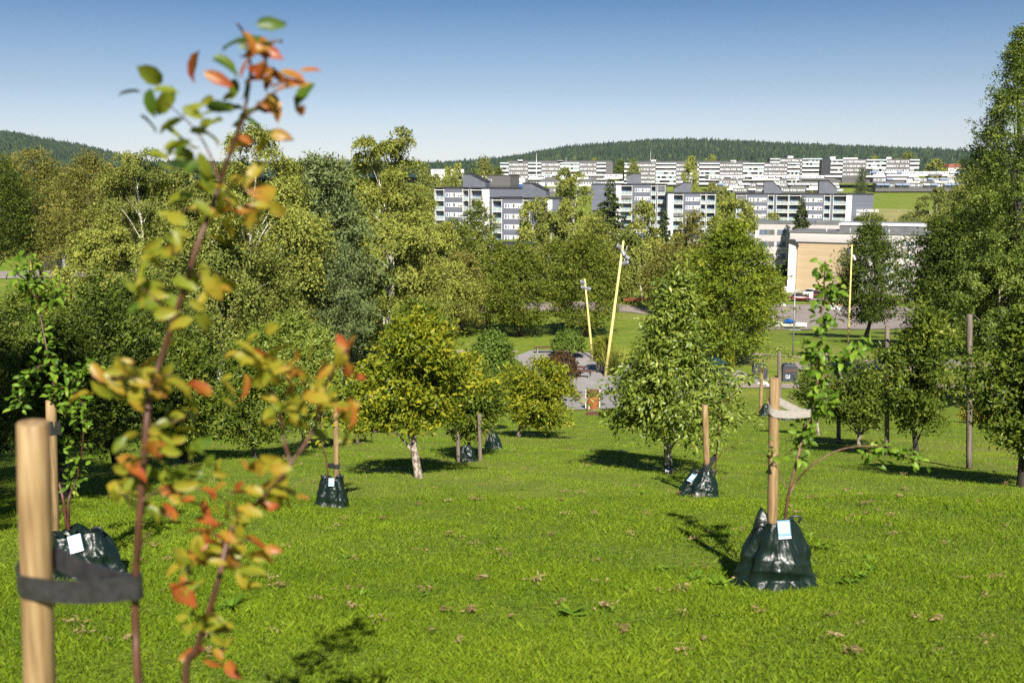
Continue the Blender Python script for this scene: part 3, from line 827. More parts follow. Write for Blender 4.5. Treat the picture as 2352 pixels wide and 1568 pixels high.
def conifers(name, G, n, seed, hmin=9, hmax=17, rows=(3, 24)):
    rng = np.random.default_rng(seed)
    a, b = G.shape[:2]
    i = rows[0] + rng.random(n) ** .75 * (min(rows[1], a - 2) - rows[0]); j = rng.random(n) * (b - 1.01)
    # crowd the ridge
    m = n // 4; i[:m] = 21 + rng.normal(0, .55, m); i = np.clip(i, 0, a - 1.01)
    i0 = i.astype(int); j0 = j.astype(int); fi = (i - i0)[:, None]; fj = (j - j0)[:, None]
    p = (G[i0, j0] * (1 - fi) + G[np.minimum(i0 + 1, a - 1), j0] * fi) * (1 - fj) + (G[i0, j0 + 1] * (1 - fi) + G[np.minimum(i0 + 1, a - 1), j0 + 1] * fi) * fj
    h = rng.uniform(hmin, hmax, n) * rng.choice([1, 1, 1, 1.25, .7], n); r = h * rng.uniform(.17, .27, n)
    broad = rng.random(n) < .3
    r = np.where(broad, r * 1.7, r); h = np.where(broad, h * .75, h)
    k = 5
    th = np.arange(k) * 2 * np.pi / k
    V = []
    rings = [(1.0, .0), (.8, .3), (.42, .66)]
    for s, t in rings:
        s_ = np.where(broad, [1.0, 1.15, .95][rings.index((s, t))], s)
        jit = rng.uniform(.75, 1.25, (n, k))
        V.append(np.stack([p[:, :1] + (r * s_)[:, None] * jit * np.cos(th), p[:, 1:2] + (r * s_)[:, None] * jit * np.sin(th), np.repeat(p[:, 2:3] + (h * t)[:, None], k, 1) - 1.0], -1))
    V = np.concatenate(V + [(p + np.stack([0 * h, 0 * h, h - 1], 1))[:, None, :]], 1)
    nv = 3 * k + 1
    f = []
    for l in range(2):
        for q in range(k): f += [l * k + q, l * k + (q + 1) % k, (l + 1) * k + (q + 1) % k, (l + 1) * k + q]
    cq = [4] * (2 * k)
    for q in range(k): f += [2 * k + q, 2 * k + (q + 1) % k, 3 * k]
    cq += [3] * k
    loops = (np.arange(n)[:, None] * nv + np.array(f)[None]).ravel()
    tint = np.clip(np.where(broad, .75, .35) + rng.normal(0, .2, n) + .2 * np.sin(p[:, 0] * .01 + p[:, 1] * .013), 0, 1)
    tag(link(name, mesh_from(name, V.reshape(-1, 3), loops, np.tile(cq, n), M['forest_green'], tint=np.repeat(tint, nv))), kind='stuff')

G1 = hill('hills', [(880, 395), (1000, 388), (1100, 378), (1180, 371), (1230, 360), (1300, 348), (1380, 341), (1450, 336), (1520, 332), (1600, 333), (1700, 337), (1800, 342), (1900, 346), (2000, 350), (2100, 355), (2200, 359), (2352, 364), (2700, 380)], 2900, 1500, -4, 1)
conifers('forest', G1, 30000, 11, 8, 16)
G2 = hill('hills', [(-420, 330), (-200, 318), (-60, 316), (0, 317), (40, 318), (80, 325), (120, 337), (160, 350), (200, 362), (250, 376), (330, 392)], 2300, 1300, -4, 2)
conifers('forest', G2, 14000, 12, 8, 15)
G3 = hill('hills', [(150, 392), (400, 386), (700, 385), (900, 386), (1050, 383), (1150, 388), (1300, 396)], 1900, 1250, -4, 3)
conifers('forest', G3, 9000, 13, 7, 13)

# ---------------------------------------------------------------- grass
def in_poly(x, y, poly):
    ins = np.zeros(len(x), bool)
    p = np.array(poly)
    j = len(p) - 1
    for i in range(len(p)):
        c = ((p[i, 1] > y) != (p[j, 1] > y)) & (x < (p[j, 0] - p[i, 0]) * (y - p[i, 1]) / (p[j, 1] - p[i, 1] + 1e-12) + p[i, 0])
        ins ^= c; j = i
    return ins

def grass():
    rng = np.random.default_rng(5)
    xs, ys, sz = [], [], []
    for d0, d1, dens, s in ((4.5, 8, 9000, .55), (8, 13, 4200, .76), (13, 22, 1300, 1.25), (22, 36, 360, 2.1), (36, 58, 90, 3.6)):
        w = .56 * d1 + 2.0
        n = int(dens * 2 * w * (d1 - d0))
        x = rng.uniform(-w, w, n); y = rng.uniform(d0, d1, n)
        k = np.abs(x) < .56 * y + 2.0
        xs.append(x[k]); ys.append(y[k]); sz.append(np.full(k.sum(), s))
    x = np.concatenate(xs); y = np.concatenate(ys); s = np.concatenate(sz)
    k = ~in_poly(x, y, plaza_edge) & ~((y > 54.5) & (x > 8)); x, y, s = x[k], y[k], s[k]
    n = len(x)
    pat = .5 + .16 * np.sin(x * 2.1 + np.sin(y * 1.7) * 2) + .16 * np.sin(y * 2.6 + x * 1.1) + .14 * np.sin(x * 5.3 - y * 4.1) + .12 * np.sin(x * 9.1 + y * 7.3 + 2 * np.sin(x * 3)) + .1 * np.sin(x * .5 + y * .37)
    keep = rng.random(n) < .6 + .5 * pat; x, y, s, pat = x[keep], y[keep], s[keep], pat[keep]; n = len(x)
    z = GZ(x, y)
    h = (.014 + .024 * rng.random(n) ** 1.6 + .012 * pat) * (.85 + .2 * s)
    tall = rng.random(n) < .02; h = np.where(tall, h * 1.9, h)
    wd = .0052 * s * rng.uniform(.7, 1.3, n)
    az = rng.random(n) * 6.28
    lean = h * rng.uniform(.15, .95, n); la = rng.random(n) * 6.28
    b = np.stack([x, y, z - .004], 1)
    sd = np.stack([np.cos(az), np.sin(az), 0 * az], 1) * wd[:, None] / 2
    ln = np.stack([np.cos(la) * lean, np.sin(la) * lean, h], 1)
    big = .5 + .25 * np.sin(x * .8 + 1.2 * np.sin(y * .5)) + .25 * np.sin(y * 1.1 - x * .45 + 2)
    tint = np.clip(-.06 + .55 * pat + .28 * big + rng.normal(0, .1, n), 0, 1)
    near = y < 13
    V4 = np.stack([b - sd, b + sd, b + ln * np.array([.4, .4, .65]) + sd * .8, b + ln], 1)[near].reshape(-1, 3)
    V3 = np.stack([b - sd, b + sd, b + ln], 1)[~near].reshape(-1, 3)
    n4, n3 = int(near.sum()), int((~near).sum())
    lo = np.concatenate([np.arange(4 * n4), 4 * n4 + np.arange(3 * n3)])
    me = mesh_from('grass', np.vstack([V4, V3]), lo, np.concatenate([np.full(n4, 4), np.full(n3, 3)]), M['blade'], tint=np.concatenate([np.repeat(tint[near], 4), np.repeat(tint[~near], 3)]))
    tag(link('grass', me), kind='stuff')

def clippings():
    rng = np.random.default_rng(8)
    Pt, A, Nn, Ln, T = [], [], [], [], []
    for k in range(300):
        y = 5.2 + 19 * rng.random() ** 1.15; x = rng.uniform(-.53, .53) * y
        m = int(rng.integers(5, 26)); rx = rng.uniform(.012, .055); ry = rng.uniform(.012, .04)
        px = x + rng.normal(0, rx, m); py = y + rng.normal(0, ry, m)
        z = GZ(px, py) + rng.uniform(.035, .065, m)
        Pt.append(np.stack([px, py, z], 1)); a = rng.normal(size=(m, 3)); a[:, 2] *= .25; A.append(a)
        Nn.append(np.array([0, 0, 1]) + rng.normal(size=(m, 3)) * .4); Ln.append(rng.uniform(.02, .055, m)); T.append(np.full(m, rng.random()))
    Ln = np.concatenate(Ln)
    o = leaf_object('dry_grass_clippings', None, np.concatenate(Pt), np.concatenate(A), np.concatenate(Nn), Ln, np.full(len(Ln), .014), np.concatenate(T), M['clipping'], TQ1)
    tag(o, kind='stuff')

def weeds():
    rng = np.random.default_rng(9)
    Pt, A, Nn, Ln, T = [], [], [], [], []
    spots = [(2.75, 7.5), (2.6, 7.3), (2.95, 7.75), (1.45, 7.5), (1.3, 7.9), (1.6, 7.2), (2.9, 8.9), (3.0, 9.6), (-1.9, 6.4), (3.1, 8.2), (.4, 6.3)]
    spots += [(rng.uniform(-.5, .5) * y, y) for y in rng.uniform(5.5, 16, 45)]
    for i, (x, y) in enumerate(spots):
        m = int(rng.integers(7, 14)); r = rng.uniform(.07, .13) * (1.0 if i < 11 else .5)
        a = rng.random(m) * 6.28
        el = rng.uniform(.15, .9, m)
        A.append(np.stack([np.cos(a), np.sin(a), el], 1)); Pt.append(np.tile([x, y, gz(x, y) + .015], (m, 1)) + rng.normal(0, .02, (m, 3)) * [1, 1, 0])
        Nn.append(np.stack([-np.cos(a) * .5, -np.sin(a) * .5, np.ones(m)], 1)); Ln.append(r * rng.uniform(.7, 1.2, m)); T.append(rng.uniform(.3, .9, m))
    Ln = np.concatenate(Ln)
    tag(leaf_object('weeds', None, np.concatenate(Pt), np.concatenate(A), np.concatenate(Nn), Ln, Ln * .3, np.concatenate(T), M['leaf_young'], TL), kind='stuff')
grass(); clippings(); weeds()
# ---------------------------------------------------------------- apartment houses
class House:
    """a house whose front runs from column a (at d0 metres) to column b (at d1 metres); local u along the front, v into the house, w up"""
    def __init__(s, name, label, group, a, b, d0, d1, ytop, storeys, sh, extra=0.6, cat='building'):
        A = P(a, ytop, d0); B = P(b, ytop, d1)
        s.A = A[:2]; dv = (B - A)[:2]; s.L = float(np.linalg.norm(dv)); s.e = dv / s.L
        s.H = storeys * sh + extra; s.sh = sh; s.n = storeys; s.extra = extra
        s.rz = math.atan2(s.e[1], s.e[0])
        s.z0 = A[2] - s.H
        s.root = thing(name, label, cat, (A[0], A[1], s.z0), group, s.rz)
    def U(s, px, back=0):
        """distance along the front at which column px crosses it"""
        q = ray(px, 400); q = q[:2] / q[1]
        n = np.array([-s.e[1], s.e[0]])
        A = s.A + n * back
        m = np.array([[q[0], -s.e[0]], [q[1], -s.e[1]]])
        return float(np.linalg.solve(m, A)[1])
    def W(s, px, py, back=0):
        u = s.U(px, back); n = np.array([-s.e[1], s.e[0]])
        p = s.A + s.e * u + n * back
        return float(P(px, py, p[1])[2] - s.z0)
    def body(s, notches, depth, nd, wall, roof, roof_t=.28, over=.2):
        pts = [(0, 0)]
        for a, b in sorted(notches):
            a = max(a, 0); b = min(b, s.L)
            if a <= .01: pts[-1:] = [(0, nd)]
            else: pts += [(a, 0), (a, nd)]
            if b >= s.L - .01: pts += [(s.L, nd)]
            else: pts += [(b, nd), (b, 0)]
        if pts[-1] != (s.L, nd) : pts.append((s.L, 0))
        pts += [(s.L, depth), (0, depth)]
        n = len(pts); H = s.H - roof_t
        V = [(u, v, -4) for u, v in pts] + [(u, v, H) for u, v in pts]
        fs = [tuple(range(n))[::-1], tuple(range(n, 2 * n))] + [(k, (k + 1) % n, n + (k + 1) % n, n + k) for k in range(n)]
        MB().add(V, fs).build('wall', M[wall], s.root)
        mb = MB(); mb.box((-over, -over, H), (s.L + over, depth + over, s.H)); s.roof = mb.build('roof', M[roof], s.root)
    def windows(s, u0, u1, w, h, panes, proud=.06, frame='trim_white', mullions=True):
        mb = MB(); mb.box((u0, -proud, w), (u1, -.004, w + h)); f = mb.build('window', M[frame], s.root)
        pb = MB()
        for a, b, lo, hi in panes:
            pb.box((u0 + a * (u1 - u0), -proud - .02, w + lo * h), (u0 + b * (u1 - u0), -proud - .004, w + hi * h))
        if panes: pb.build('pane', M['pane'], f)
    def balcony(s, u0, u1, w, nd, rng, rail='rail_glass', blind=False, posts=True):
        mb = MB()
        mb.box((u0, -.12, w - .12), (u1, nd - .01, w + .08))
        b = mb.build('balcony', M['trim_white'], s.root)
        r = MB()
        g = .06
        r.box((u0 + g, -.08, w + .98), (u1 - g, -.03, w + 1.06), 0)
        m = max(2, int((u1 - u0) / 1.1))
        for k in range(m + 1):
            x = u0 + g + (u1 - u0 - 2 * g) * k / m
            r.box((x - .03, -.085, w + .08), (x + .03, -.03, w + 1.0), 0)
        r.box((u0 + g + .03, -.06, w + .16), (u1 - g - .03, -.045, w + .95), 1)
        r.build('railing', [M['trim_white'], M[rail]], b)
        # glazed back of the loggia
        d = MB(); k = max(2, int((u1 - u0) / .95))
        for q in range(k):
            a = u0 + .15 + (u1 - u0 - .3) * q / k; c = u0 + .15 + (u1 - u0 - .3) * (q + 1) / k - .1
            d.box((a, nd - .05, w + .15), (c, nd - .012, w + s.sh - .5))
        d.build('balcony_door', M['pane'], b)
        if blind:
            q = MB(); q.box((u0 + .1, -.07, w + s.sh * .52), (u1 - .1, -.05, w + s.sh - .12)); q.build('blind', M['roof_grey'], b)
        return b

WIN4 = [(.04, .15, .12, .9), (.22, .29, .12, .9), (.46, .58, .12, .9), (.73, .84, .14, .5), (.88, .98, .14, .5)]
WIN3 = [(.05, .2, .1, .9), (.3, .4, .1, .9), (.6, .85, .1, .9)]

def slate_house(label, a, b, d0, d1, ytop, bays, towers, storeys=6, sh=2.8, depth=11, seed=1, extra=1.1, vis=6):
    rng = np.random.default_rng(seed)
    s = House('apartment_building', label, 'slate grey apartment blocks in the valley', a, b, d0, d1, ytop, storeys, sh, extra)
    nd = 1.5
    not_ = [(s.U(x0), s.U(x1)) for k, x0, x1 in bays if k in 'Bb']
    s.body(not_, depth, nd, 'slate_siding', 'roof_dark')
    for k, x0, x1 in bays:
        u0, u1 = max(0, s.U(x0)), min(s.L, s.U(x1))
        if k == 'P':
            mb = MB(); mb.box((u0, -.1, -3), (u1, -.003, s.H - s.extra + .55)); mb.build('white_panel', M['render_white'], s.root)
        elif k in 'Bb':
            # white side cheeks of the loggia stack
            mb = MB(); mb.box((u0 + .01, -.1, -3), (u0 + .13, nd - .02, s.H - .5)); mb.box((u1 - .13, -.1, -3), (u1 - .01, nd - .02, s.H - .5)); mb.build('side_cheek', M['render_white'], s.root)
            mb = MB(); mb.box((u0, -.16, s.H - s.extra + .25), (u1, nd - .03, s.H - s.extra + .42)); mb.build('balcony_canopy', M['trim_white'], s.root)
            for f in range(max(0, storeys - vis), storeys): s.balcony(u0 + .14, u1 - .14, f * sh + .1, nd, rng, blind=rng.random() < .14)
        elif k == 'W':
            for f in range(max(0, storeys - vis), storeys): s.windows(u0, u1, f * sh + 1.05, 1.25, [(p + rng.uniform(-.01, .01), q, c, d_) for p, q, c, d_ in WIN4])
    for pts, dep in towers:
        q = [(s.U(x, 2.0), s.W(x, y, 2.0)) for x, y in pts]
        lo = s.H + .002
        prof = [(q[0][0], lo)] + [(q[-1][0], lo)] + q[::-1]
        mb = MB(); mb.extrude(prof, 2.0, 2.0 + dep); mb.build('stair_tower', M['tower_slate'], s.root)
        mb = MB()
        for (u, w), (u2, w2) in zip(q[:-1], q[1:]):
            if abs(u2 - u) > .2: mb.extrude([(u - .1, w + .003), (u2 + .1, w2 + .003), (u2 + .1, w2 + .2), (u - .1, w + .2)], 1.8, 2.2 + dep)
        mb.build('tower_roof', M['roof_dark'], s.root)
    return s

sA = slate_house('slate grey apartment block with loggias and shed-roofed stair tower, tallest at left of the row', 997, 1200, 292, 284, 430, [('B', 998, 1020), ('W', 1023, 1061), ('b', 1062, 1077), ('B', 1081, 1108), ('P', 1108, 1124)], [([(1063, 400), (1081, 400), (1115, 418)], 4)], seed=1)
sB = slate_house('slate grey apartment block stepping down right behind the forked birch, nearest of its row', 1126, 1300, 268, 262, 453, [('B', 1130, 1153), ('W', 1158, 1200), ('b', 1201, 1217), ('P', 1253, 1269)], [([(1200, 421), (1221, 421), (1254, 438)], 4)], seed=2, storeys=7)
sC = slate_house('slate grey apartment block with blank left end rising behind the tall spruce', 1360, 1531, 350, 346, 422, [('P', 1416, 1426), ('B', 1427, 1453), ('W', 1459, 1494), ('b', 1496, 1508), ('B', 1511, 1529)], [([(1440, 404), (1454, 399), (1472, 399)], 4)], seed=3)
sD = slate_house('slate grey apartment block with white corner strip and five balconies stacked above the trees', 1532, 1646, 338, 336, 442, [('P', 1536, 1548), ('B', 1548, 1571), ('W', 1577, 1610), ('b', 1611, 1623), ('B', 1625, 1645)], [([(1549, 432), (1571, 420), (1588, 420)], 4)], seed=4, storeys=7)
sE = slate_house('long slate grey apartment block with two stair towers and white sign on its gable', 1692, 2007, 352, 344, 444, [('B', 1693, 1717), ('W', 1722, 1763), ('b', 1766, 1780), ('B', 1786, 1814), ('B', 1815, 1842), ('W', 1849, 1892), ('b', 1896, 1911), ('B', 1917, 1948), ('P', 1948, 1960)], [([(1756, 417), (1776, 417), (1797, 436)], 4), ([(1883, 416), (1905, 416), (1925, 434)], 4)], seed=5, storeys=5)

def lettering(house, text, px, py, size):
    cu = bpy.data.curves.new('lettering', 'FONT'); cu.body = text; cu.size = size; cu.extrude = .03; cu.align_x = 'LEFT'; cu.space_line = .95; cu.offset = .035
    o = bpy.data.objects.new('lettering_source', cu); col.objects.link(o)
    me = bpy.data.meshes.new_from_object(o.evaluated_get(C.evaluated_depsgraph_get()))
    bpy.data.objects.remove(o)
    me.name = 'gable_lettering'; me.materials.clear(); me.materials.append(M['white_paint'])
    t = link('gable_lettering', me, house.root)
    t.rotation_euler = (R(90), 0, 0); t.location = (house.U(px), -.05, house.W(px, py))
    return t
lettering(sE, 'HAUGERUD\nBOLIGER', 1972, 487, 1.35)

def terrace_house(label, a, b, d0, d1, ytop, bays, storeys, sh=2.75, depth=11, seed=1, name='apartment_building', style='block', boxes=(), group='white banded apartment blocks on the far hill', dark_end=None):
    """far blocks: bays 'B' with white parapets and pale glass canopies, bays 'W' of grey boards with window strips"""
    rng = np.random.default_rng(seed)
    s = House(name, label, group, a, b, d0, d1, ytop, storeys, sh, .5)
    nd = 1.4
    s.body([(s.U(x0), s.U(x1)) for k, x0, x1 in bays if k == 'B'], depth, nd, 'grey_siding', 'roof_grey', .2, .1)
    for k, x0, x1 in bays:
        u0, u1 = max(0, s.U(x0)), min(s.L, s.U(x1))
        for f in range(storeys):
            w = f * sh
            if k == 'B':
                mb = MB(); mb.box((u0 + .02, -.3, w - .1), (u1 - .02, nd - .01, w + .06)); mb.box((u0 + .02, -.36, w - .15), (u1 - .02, -.22, w + 1.1))
                bal = mb.build('balcony', M['trim_white'], s.root)
                d = MB(); m = max(2, int((u1 - u0) / 1.3))
                for q in range(m):
                    x = u0 + .1 + (u1 - u0 - .2) * q / m
                    d.box((x + .06, nd - .06, w + .2), (x + (u1 - u0 - .2) / m - .06, nd - .012, w + sh - .35))
                d.build('balcony_door', M['pane'], bal)
                if rng.random() < .5:
                    d = MB(); x = u0 + (u1 - u0) * .5
                    for q in range(m):
                        x = u0 + .1 + (u1 - u0 - .2) * q / m
                        if rng.random() < .6: d.box((x + .05, -.26, w + 1.12), (x + (u1 - u0 - .2) / m - .05, -.23, w + sh - .2))
                    if d.v: d.build('glazing', M['rail_glass'], bal)
            else:
                L = u1 - u0
                pan = []; x = .03
                while x < .95:
                    wd_ = rng.uniform(.5, 1.5) / L
                    if rng.random() < .85: pan.append((x, min(.97, x + wd_), .15 if rng.random() < .7 else .45, .88))
                    x += wd_ + rng.uniform(.2, .7) / L
                s.windows(u0 + .5, u1 - .5, w + 1.1, 1.05, pan or [(.1, .3, .1, .9)])
        if k == 'B':
            V = [(u0 - .1, -.9, s.H - .95), (u1 + .1, -.9, s.H - .95), (u1 + .1, .3, s.H - .1), (u0 - .1, .3, s.H - .1)]
            V += [(x, y, z + .12) for x, y, z in V]
            MB().add(V, [(0, 3, 2, 1), (4, 5, 6, 7), (0, 1, 5, 4), (1, 2, 6, 5), (2, 3, 7, 6), (3, 0, 4, 7)]).build('glass_canopy', M['canopy_pale'], s.root)
    for x0, x1, h, m in boxes:
        u0, u1 = s.U(x0, 4), s.U(x1, 4)
        mb = MB(); mb.box((u0, 4, s.H + .002), (u1, 8, s.H + h)); mb.box((u0 - .15, 3.85, s.H + h + .002), (u1 + .15, 8.15, s.H + h + .18)); mb.build('roof_box', M[m], s.root)
    if dark_end:
        x0, x1 = dark_end
        u0, u1 = s.U(x0), s.U(x1)
        mb = MB(); mb.box((u0, -.5, -3), (u1, -.004, s.H + .2)); mb.build('end_wall', M['dark_slate'], s.root)
    return s

def alt(edges, first='B'):
    out = []; k = first
    for a, b in zip(edges[:-1], edges[1:]):
        out.append((k, a, b)); k = 'W' if k == 'B' else 'B'
    return out
terrace_house('white and grey balcony block, left end of the hilltop row', 1149, 1408, 690, 690, 373, alt([1149, 1168, 1213, 1243, 1287, 1330, 1370, 1391]) + [], 4, seed=11, boxes=[(1190, 1200, 1.6, 'trim_white'), (1280, 1292, 1.2, 'trim_white'), (1165, 1405, .9, 'grey_siding')])
terrace_house('long white and grey balcony block in the middle of the hilltop row', 1434, 1840, 680, 672, 374, alt([1434, 1450, 1506, 1552, 1606, 1652, 1706, 1754, 1808, 1836]), 5, seed=12, boxes=[(1495, 1506, 1.8, 'trim_white'), (1448, 1720, .95, 'grey_siding'), (1677, 1690, 1.5, 'trim_white')])
terrace_house('short pale balcony block between the long block and the dark end wall', 1768, 1888, 716, 712, 363.5, alt([1768, 1790, 1842, 1887]), 5, seed=13, boxes=[(1808, 1820, 1.4, 'trim_white')])
terrace_house('white and grey balcony block with dark blue end wall, right end of the hilltop row', 1889, 2112, 668, 660, 366, alt([1907, 1934, 1988, 2034, 2088, 2111]), 4, seed=14, boxes=[(1905, 1917, 1.6, 'trim_white'), (1935, 1968, .9, 'trim_white'), (2034, 2045, 1.2, 'trim_white')], dark_end=(1889, 1906))

def row_houses(label, a, b, d, ytops, seed, group='stepped terrace rows with awnings on the far slope', blue=.4, dy=5.5):
    """stepped rows: each tier sits in front of and below the one behind, awnings over its terraces"""
    rng = np.random.default_rng(seed)
    A = P(a, ytops[0], d); B = P(b, ytops[0], d)
    root = thing('terraced_housing', label, 'building', (A[0], d, A[2] - 9), group)
    L = B[0] - A[0]
    for i, yt in enumerate(ytops):
        z = P((a + b) / 2, yt, d - dy * i)[2] - root.location.z
        v = -dy * i
        mb = MB(); mb.box((0, v, z - (2.9 if i < len(ytops) - 1 else 5)), (L, v + dy + (6 if i == 0 else -.01), z - .25)); w = mb.build('tier_wall', M['grey_siding' if i else 'render_white'], root)
        mb = MB(); mb.box((-.15, v - .15, z - .248), (L + .15, v + dy + (6 if i == 0 else .0), z)); mb.build('roof', M['roof_dark' if i == 0 else 'roof_grey'], root)
        mb = MB(); x = .3
        fl = z - 2.75
        while x < L - 3:
            w_ = rng.uniform(3.2, 5.2)
            if rng.random() < .5:
                m = 'awning_blue' if rng.random() < blue else 'trim_white'
                V = [(x, v - 2.0, z - 1.15), (x + w_, v - 2.0, z - 1.15), (x + w_, v - .16, z - .3), (x, v - .16, z - .3)]
                V += [(p, q, r_ + .05) for p, q, r_ in V]
                MB().add(V, [(0, 3, 2, 1), (4, 5, 6, 7), (0, 1, 5, 4), (1, 2, 6, 5), (2, 3, 7, 6), (3, 0, 4, 7)]).build('awning', M[m], root)
                q = MB(); q.box((x + .1, v - .1, fl + .1), (x + w_ - .1, v - .004, fl + 2.2)); q.build('window', M['pane'], root)
            else:
                q = MB(); q.box((x + .2, v - .07, fl + .9), (x + w_ - .2, v - .004, fl + 2.1)); f = q.build('window', M['trim_white'], root)
                q = MB(); y0 = x + .35
                while y0 < x + w_ - .7:
                    e = rng.uniform(.35, .9); q.box((y0, v - .09, fl + 1.0), (min(y0 + e, x + w_ - .3), v - .074, fl + 2.0)); y0 += e + rng.uniform(.15, .8)
                if q.v: q.build('pane', M['pane'], f)
            x += w_ + rng.uniform(0, .5)
        # parapets of the terraces
        x = 0
        while x < L - 6 and i < len(ytops) - 1:
            w_ = min(rng.uniform(7, 10), L - x)
            q = MB(); q.box((x, v - dy + .25, z - 2.98), (x + w_, v - dy + .1 + .35, z - 1.95)); q.build('parapet', M['grey_siding' if rng.random() < .5 else 'trim_white'], root)
            x += w_ + rng.uniform(0, 2)
    return root
row_houses('stepped terrace row with pale awnings below the long hilltop block', 1628, 1920, 640, [402, 420, 432], 21, blue=.15)
row_houses('stepped terrace row with blue awnings at the right end, above the grassy slope', 1999, 2216, 640, [393, 408.5, 421], 22, blue=.65)
row_houses('stepped terrace row behind the middle slate blocks, blue sun screens', 1215, 1430, 600, [399, 416, 432], 23, blue=.2)
row_houses('short terrace with white awnings left of the brown blank wall', 1030, 1130, 590, [403, 419], 24, blue=0)
s = House('building', 'brown grey building with a blank wall behind the left stair tower', 'odd buildings on the far slope', 1119, 1172, 520, 515, 402, 3, 2.9)
s.body([], 12, 1, 'grey_siding', 'roof_dark'); s.windows(.8, 2.6, 6.0, 1.2, [(.1, .9, .1, .9)])
s = House('building', 'white low building with a blue tarpaulin below the first balcony block', 'odd buildings on the far slope', 1172, 1206, 560, 560, 407, 2, 2.9)
s.body([], 10, 1, 'render_white', 'roof_grey'); s.windows(1.5, 6.0, 3.2, 1.2, WIN3)
mb = MB(); mb.box((s.L * .2, -.5, .3), (s.L * .95, -.01, 2.6)); mb.build('tarpaulin', M['blue_tarp'], s.root)
s = House('brick_building', 'brown brick block with a chimney-like roof box, peeping over the trees beside the pine', 'odd buildings on the far slope', 733, 782, 600, 600, 369, 4, 2.9)
s.body([], 12, 1, 'brown_brick', 'roof_dark')
for f in range(4): s.windows(1.0, s.L - 1, f * 2.9 + 1, 1.2, WIN4)
mb = MB(); mb.box((s.U(750), 3, s.H + .002), (s.U(762), 7, s.H + 2.2)); mb.build('roof_box', M['brown_brick'], s.root)
s = House('building', 'long low white building on the hill between the birch and the blocks', 'odd buildings on the far slope', 990, 1065, 900, 900, 388, 3, 3)
s.body([], 12, 1, 'render_white', 'roof_grey')
for f in range(3): s.windows(1.0, s.L - 1, f * 3 + 1, 1.2, WIN4 )
s = House('house', 'small house with a red tiled roof at the right end of the hill', 'odd buildings on the far slope', 2178, 2212, 720, 720, 384, 2, 2.8)
s.body([], 9, 1, 'white_siding', 'roof_red'); mb = MB(); mb.extrude([(-.5, 0), (s.L + .5, 0), (s.L - 1, 2.4), (1, 2.4)], -.5, 9.5); o = mb.build('pitched_roof', M['roof_red'], s.root); o.location.z = s.H + .003
s.windows(1, s.L - 1, 3.6, 1.2, WIN3)

# ---------------------------------------------------------------- the two pale buildings by the car park
def white_block():
    s = House('apartment_building', 'pale boarded apartment block with a recessed balcony corner, half hidden by the spruce', 'pale buildings by the car park', 1705, 2130, 250, 238, 510, 5, 2.95, 1.2)
    n0, n1 = s.U(1708), s.U(1740)
    s.body([(0, n1)], 12, 2.2, 'white_siding', 'roof_grey', .3, .15)
    mb = MB(); mb.box((n1 - .01, -.12, -3), (n1 + .3, 0.0, s.H - .4)); mb.build('corner_post', M['trim_white'], s.root)
    rng = np.random.default_rng(3)
    for f in range(5):
        s.balcony(.1, n1 - .1, f * 2.95 + .1, 2.2, rng, rail='roof_grey', blind=f == 4)
        for x0, x1, p in ((1750, 1785, [(.02, .28, .1, .9), (.36, .48, .1, .9), (.68, .98, .1, .9)]), (1791, 1812, [(.05, .6, .3, .9)])):
            s.windows(s.U(x0), s.U(x1), f * 2.95 + 1.1, 1.3, p, frame='roof_grey')
    for x0, x1 in ((2040, 2082), (2092, 2112)):
        for f in range(5): s.windows(s.U(x0), s.U(x1), f * 2.95 + 1.1, 1.3, WIN3, frame='trim_white')
    mb = MB(); mb.box((s.U(2005, 3), 3, s.H + .002), (s.U(2022, 3), 4.5, s.H + .9)); mb.build('roof_vent', M['black_plastic'], s.root)
    mb = MB(); mb.box((s.U(1880, 3), 3, s.H + .002), (s.U(1935, 3), 6, s.H + .5)); mb.build('roof_box', M['roof_grey'], s.root)
white_block()
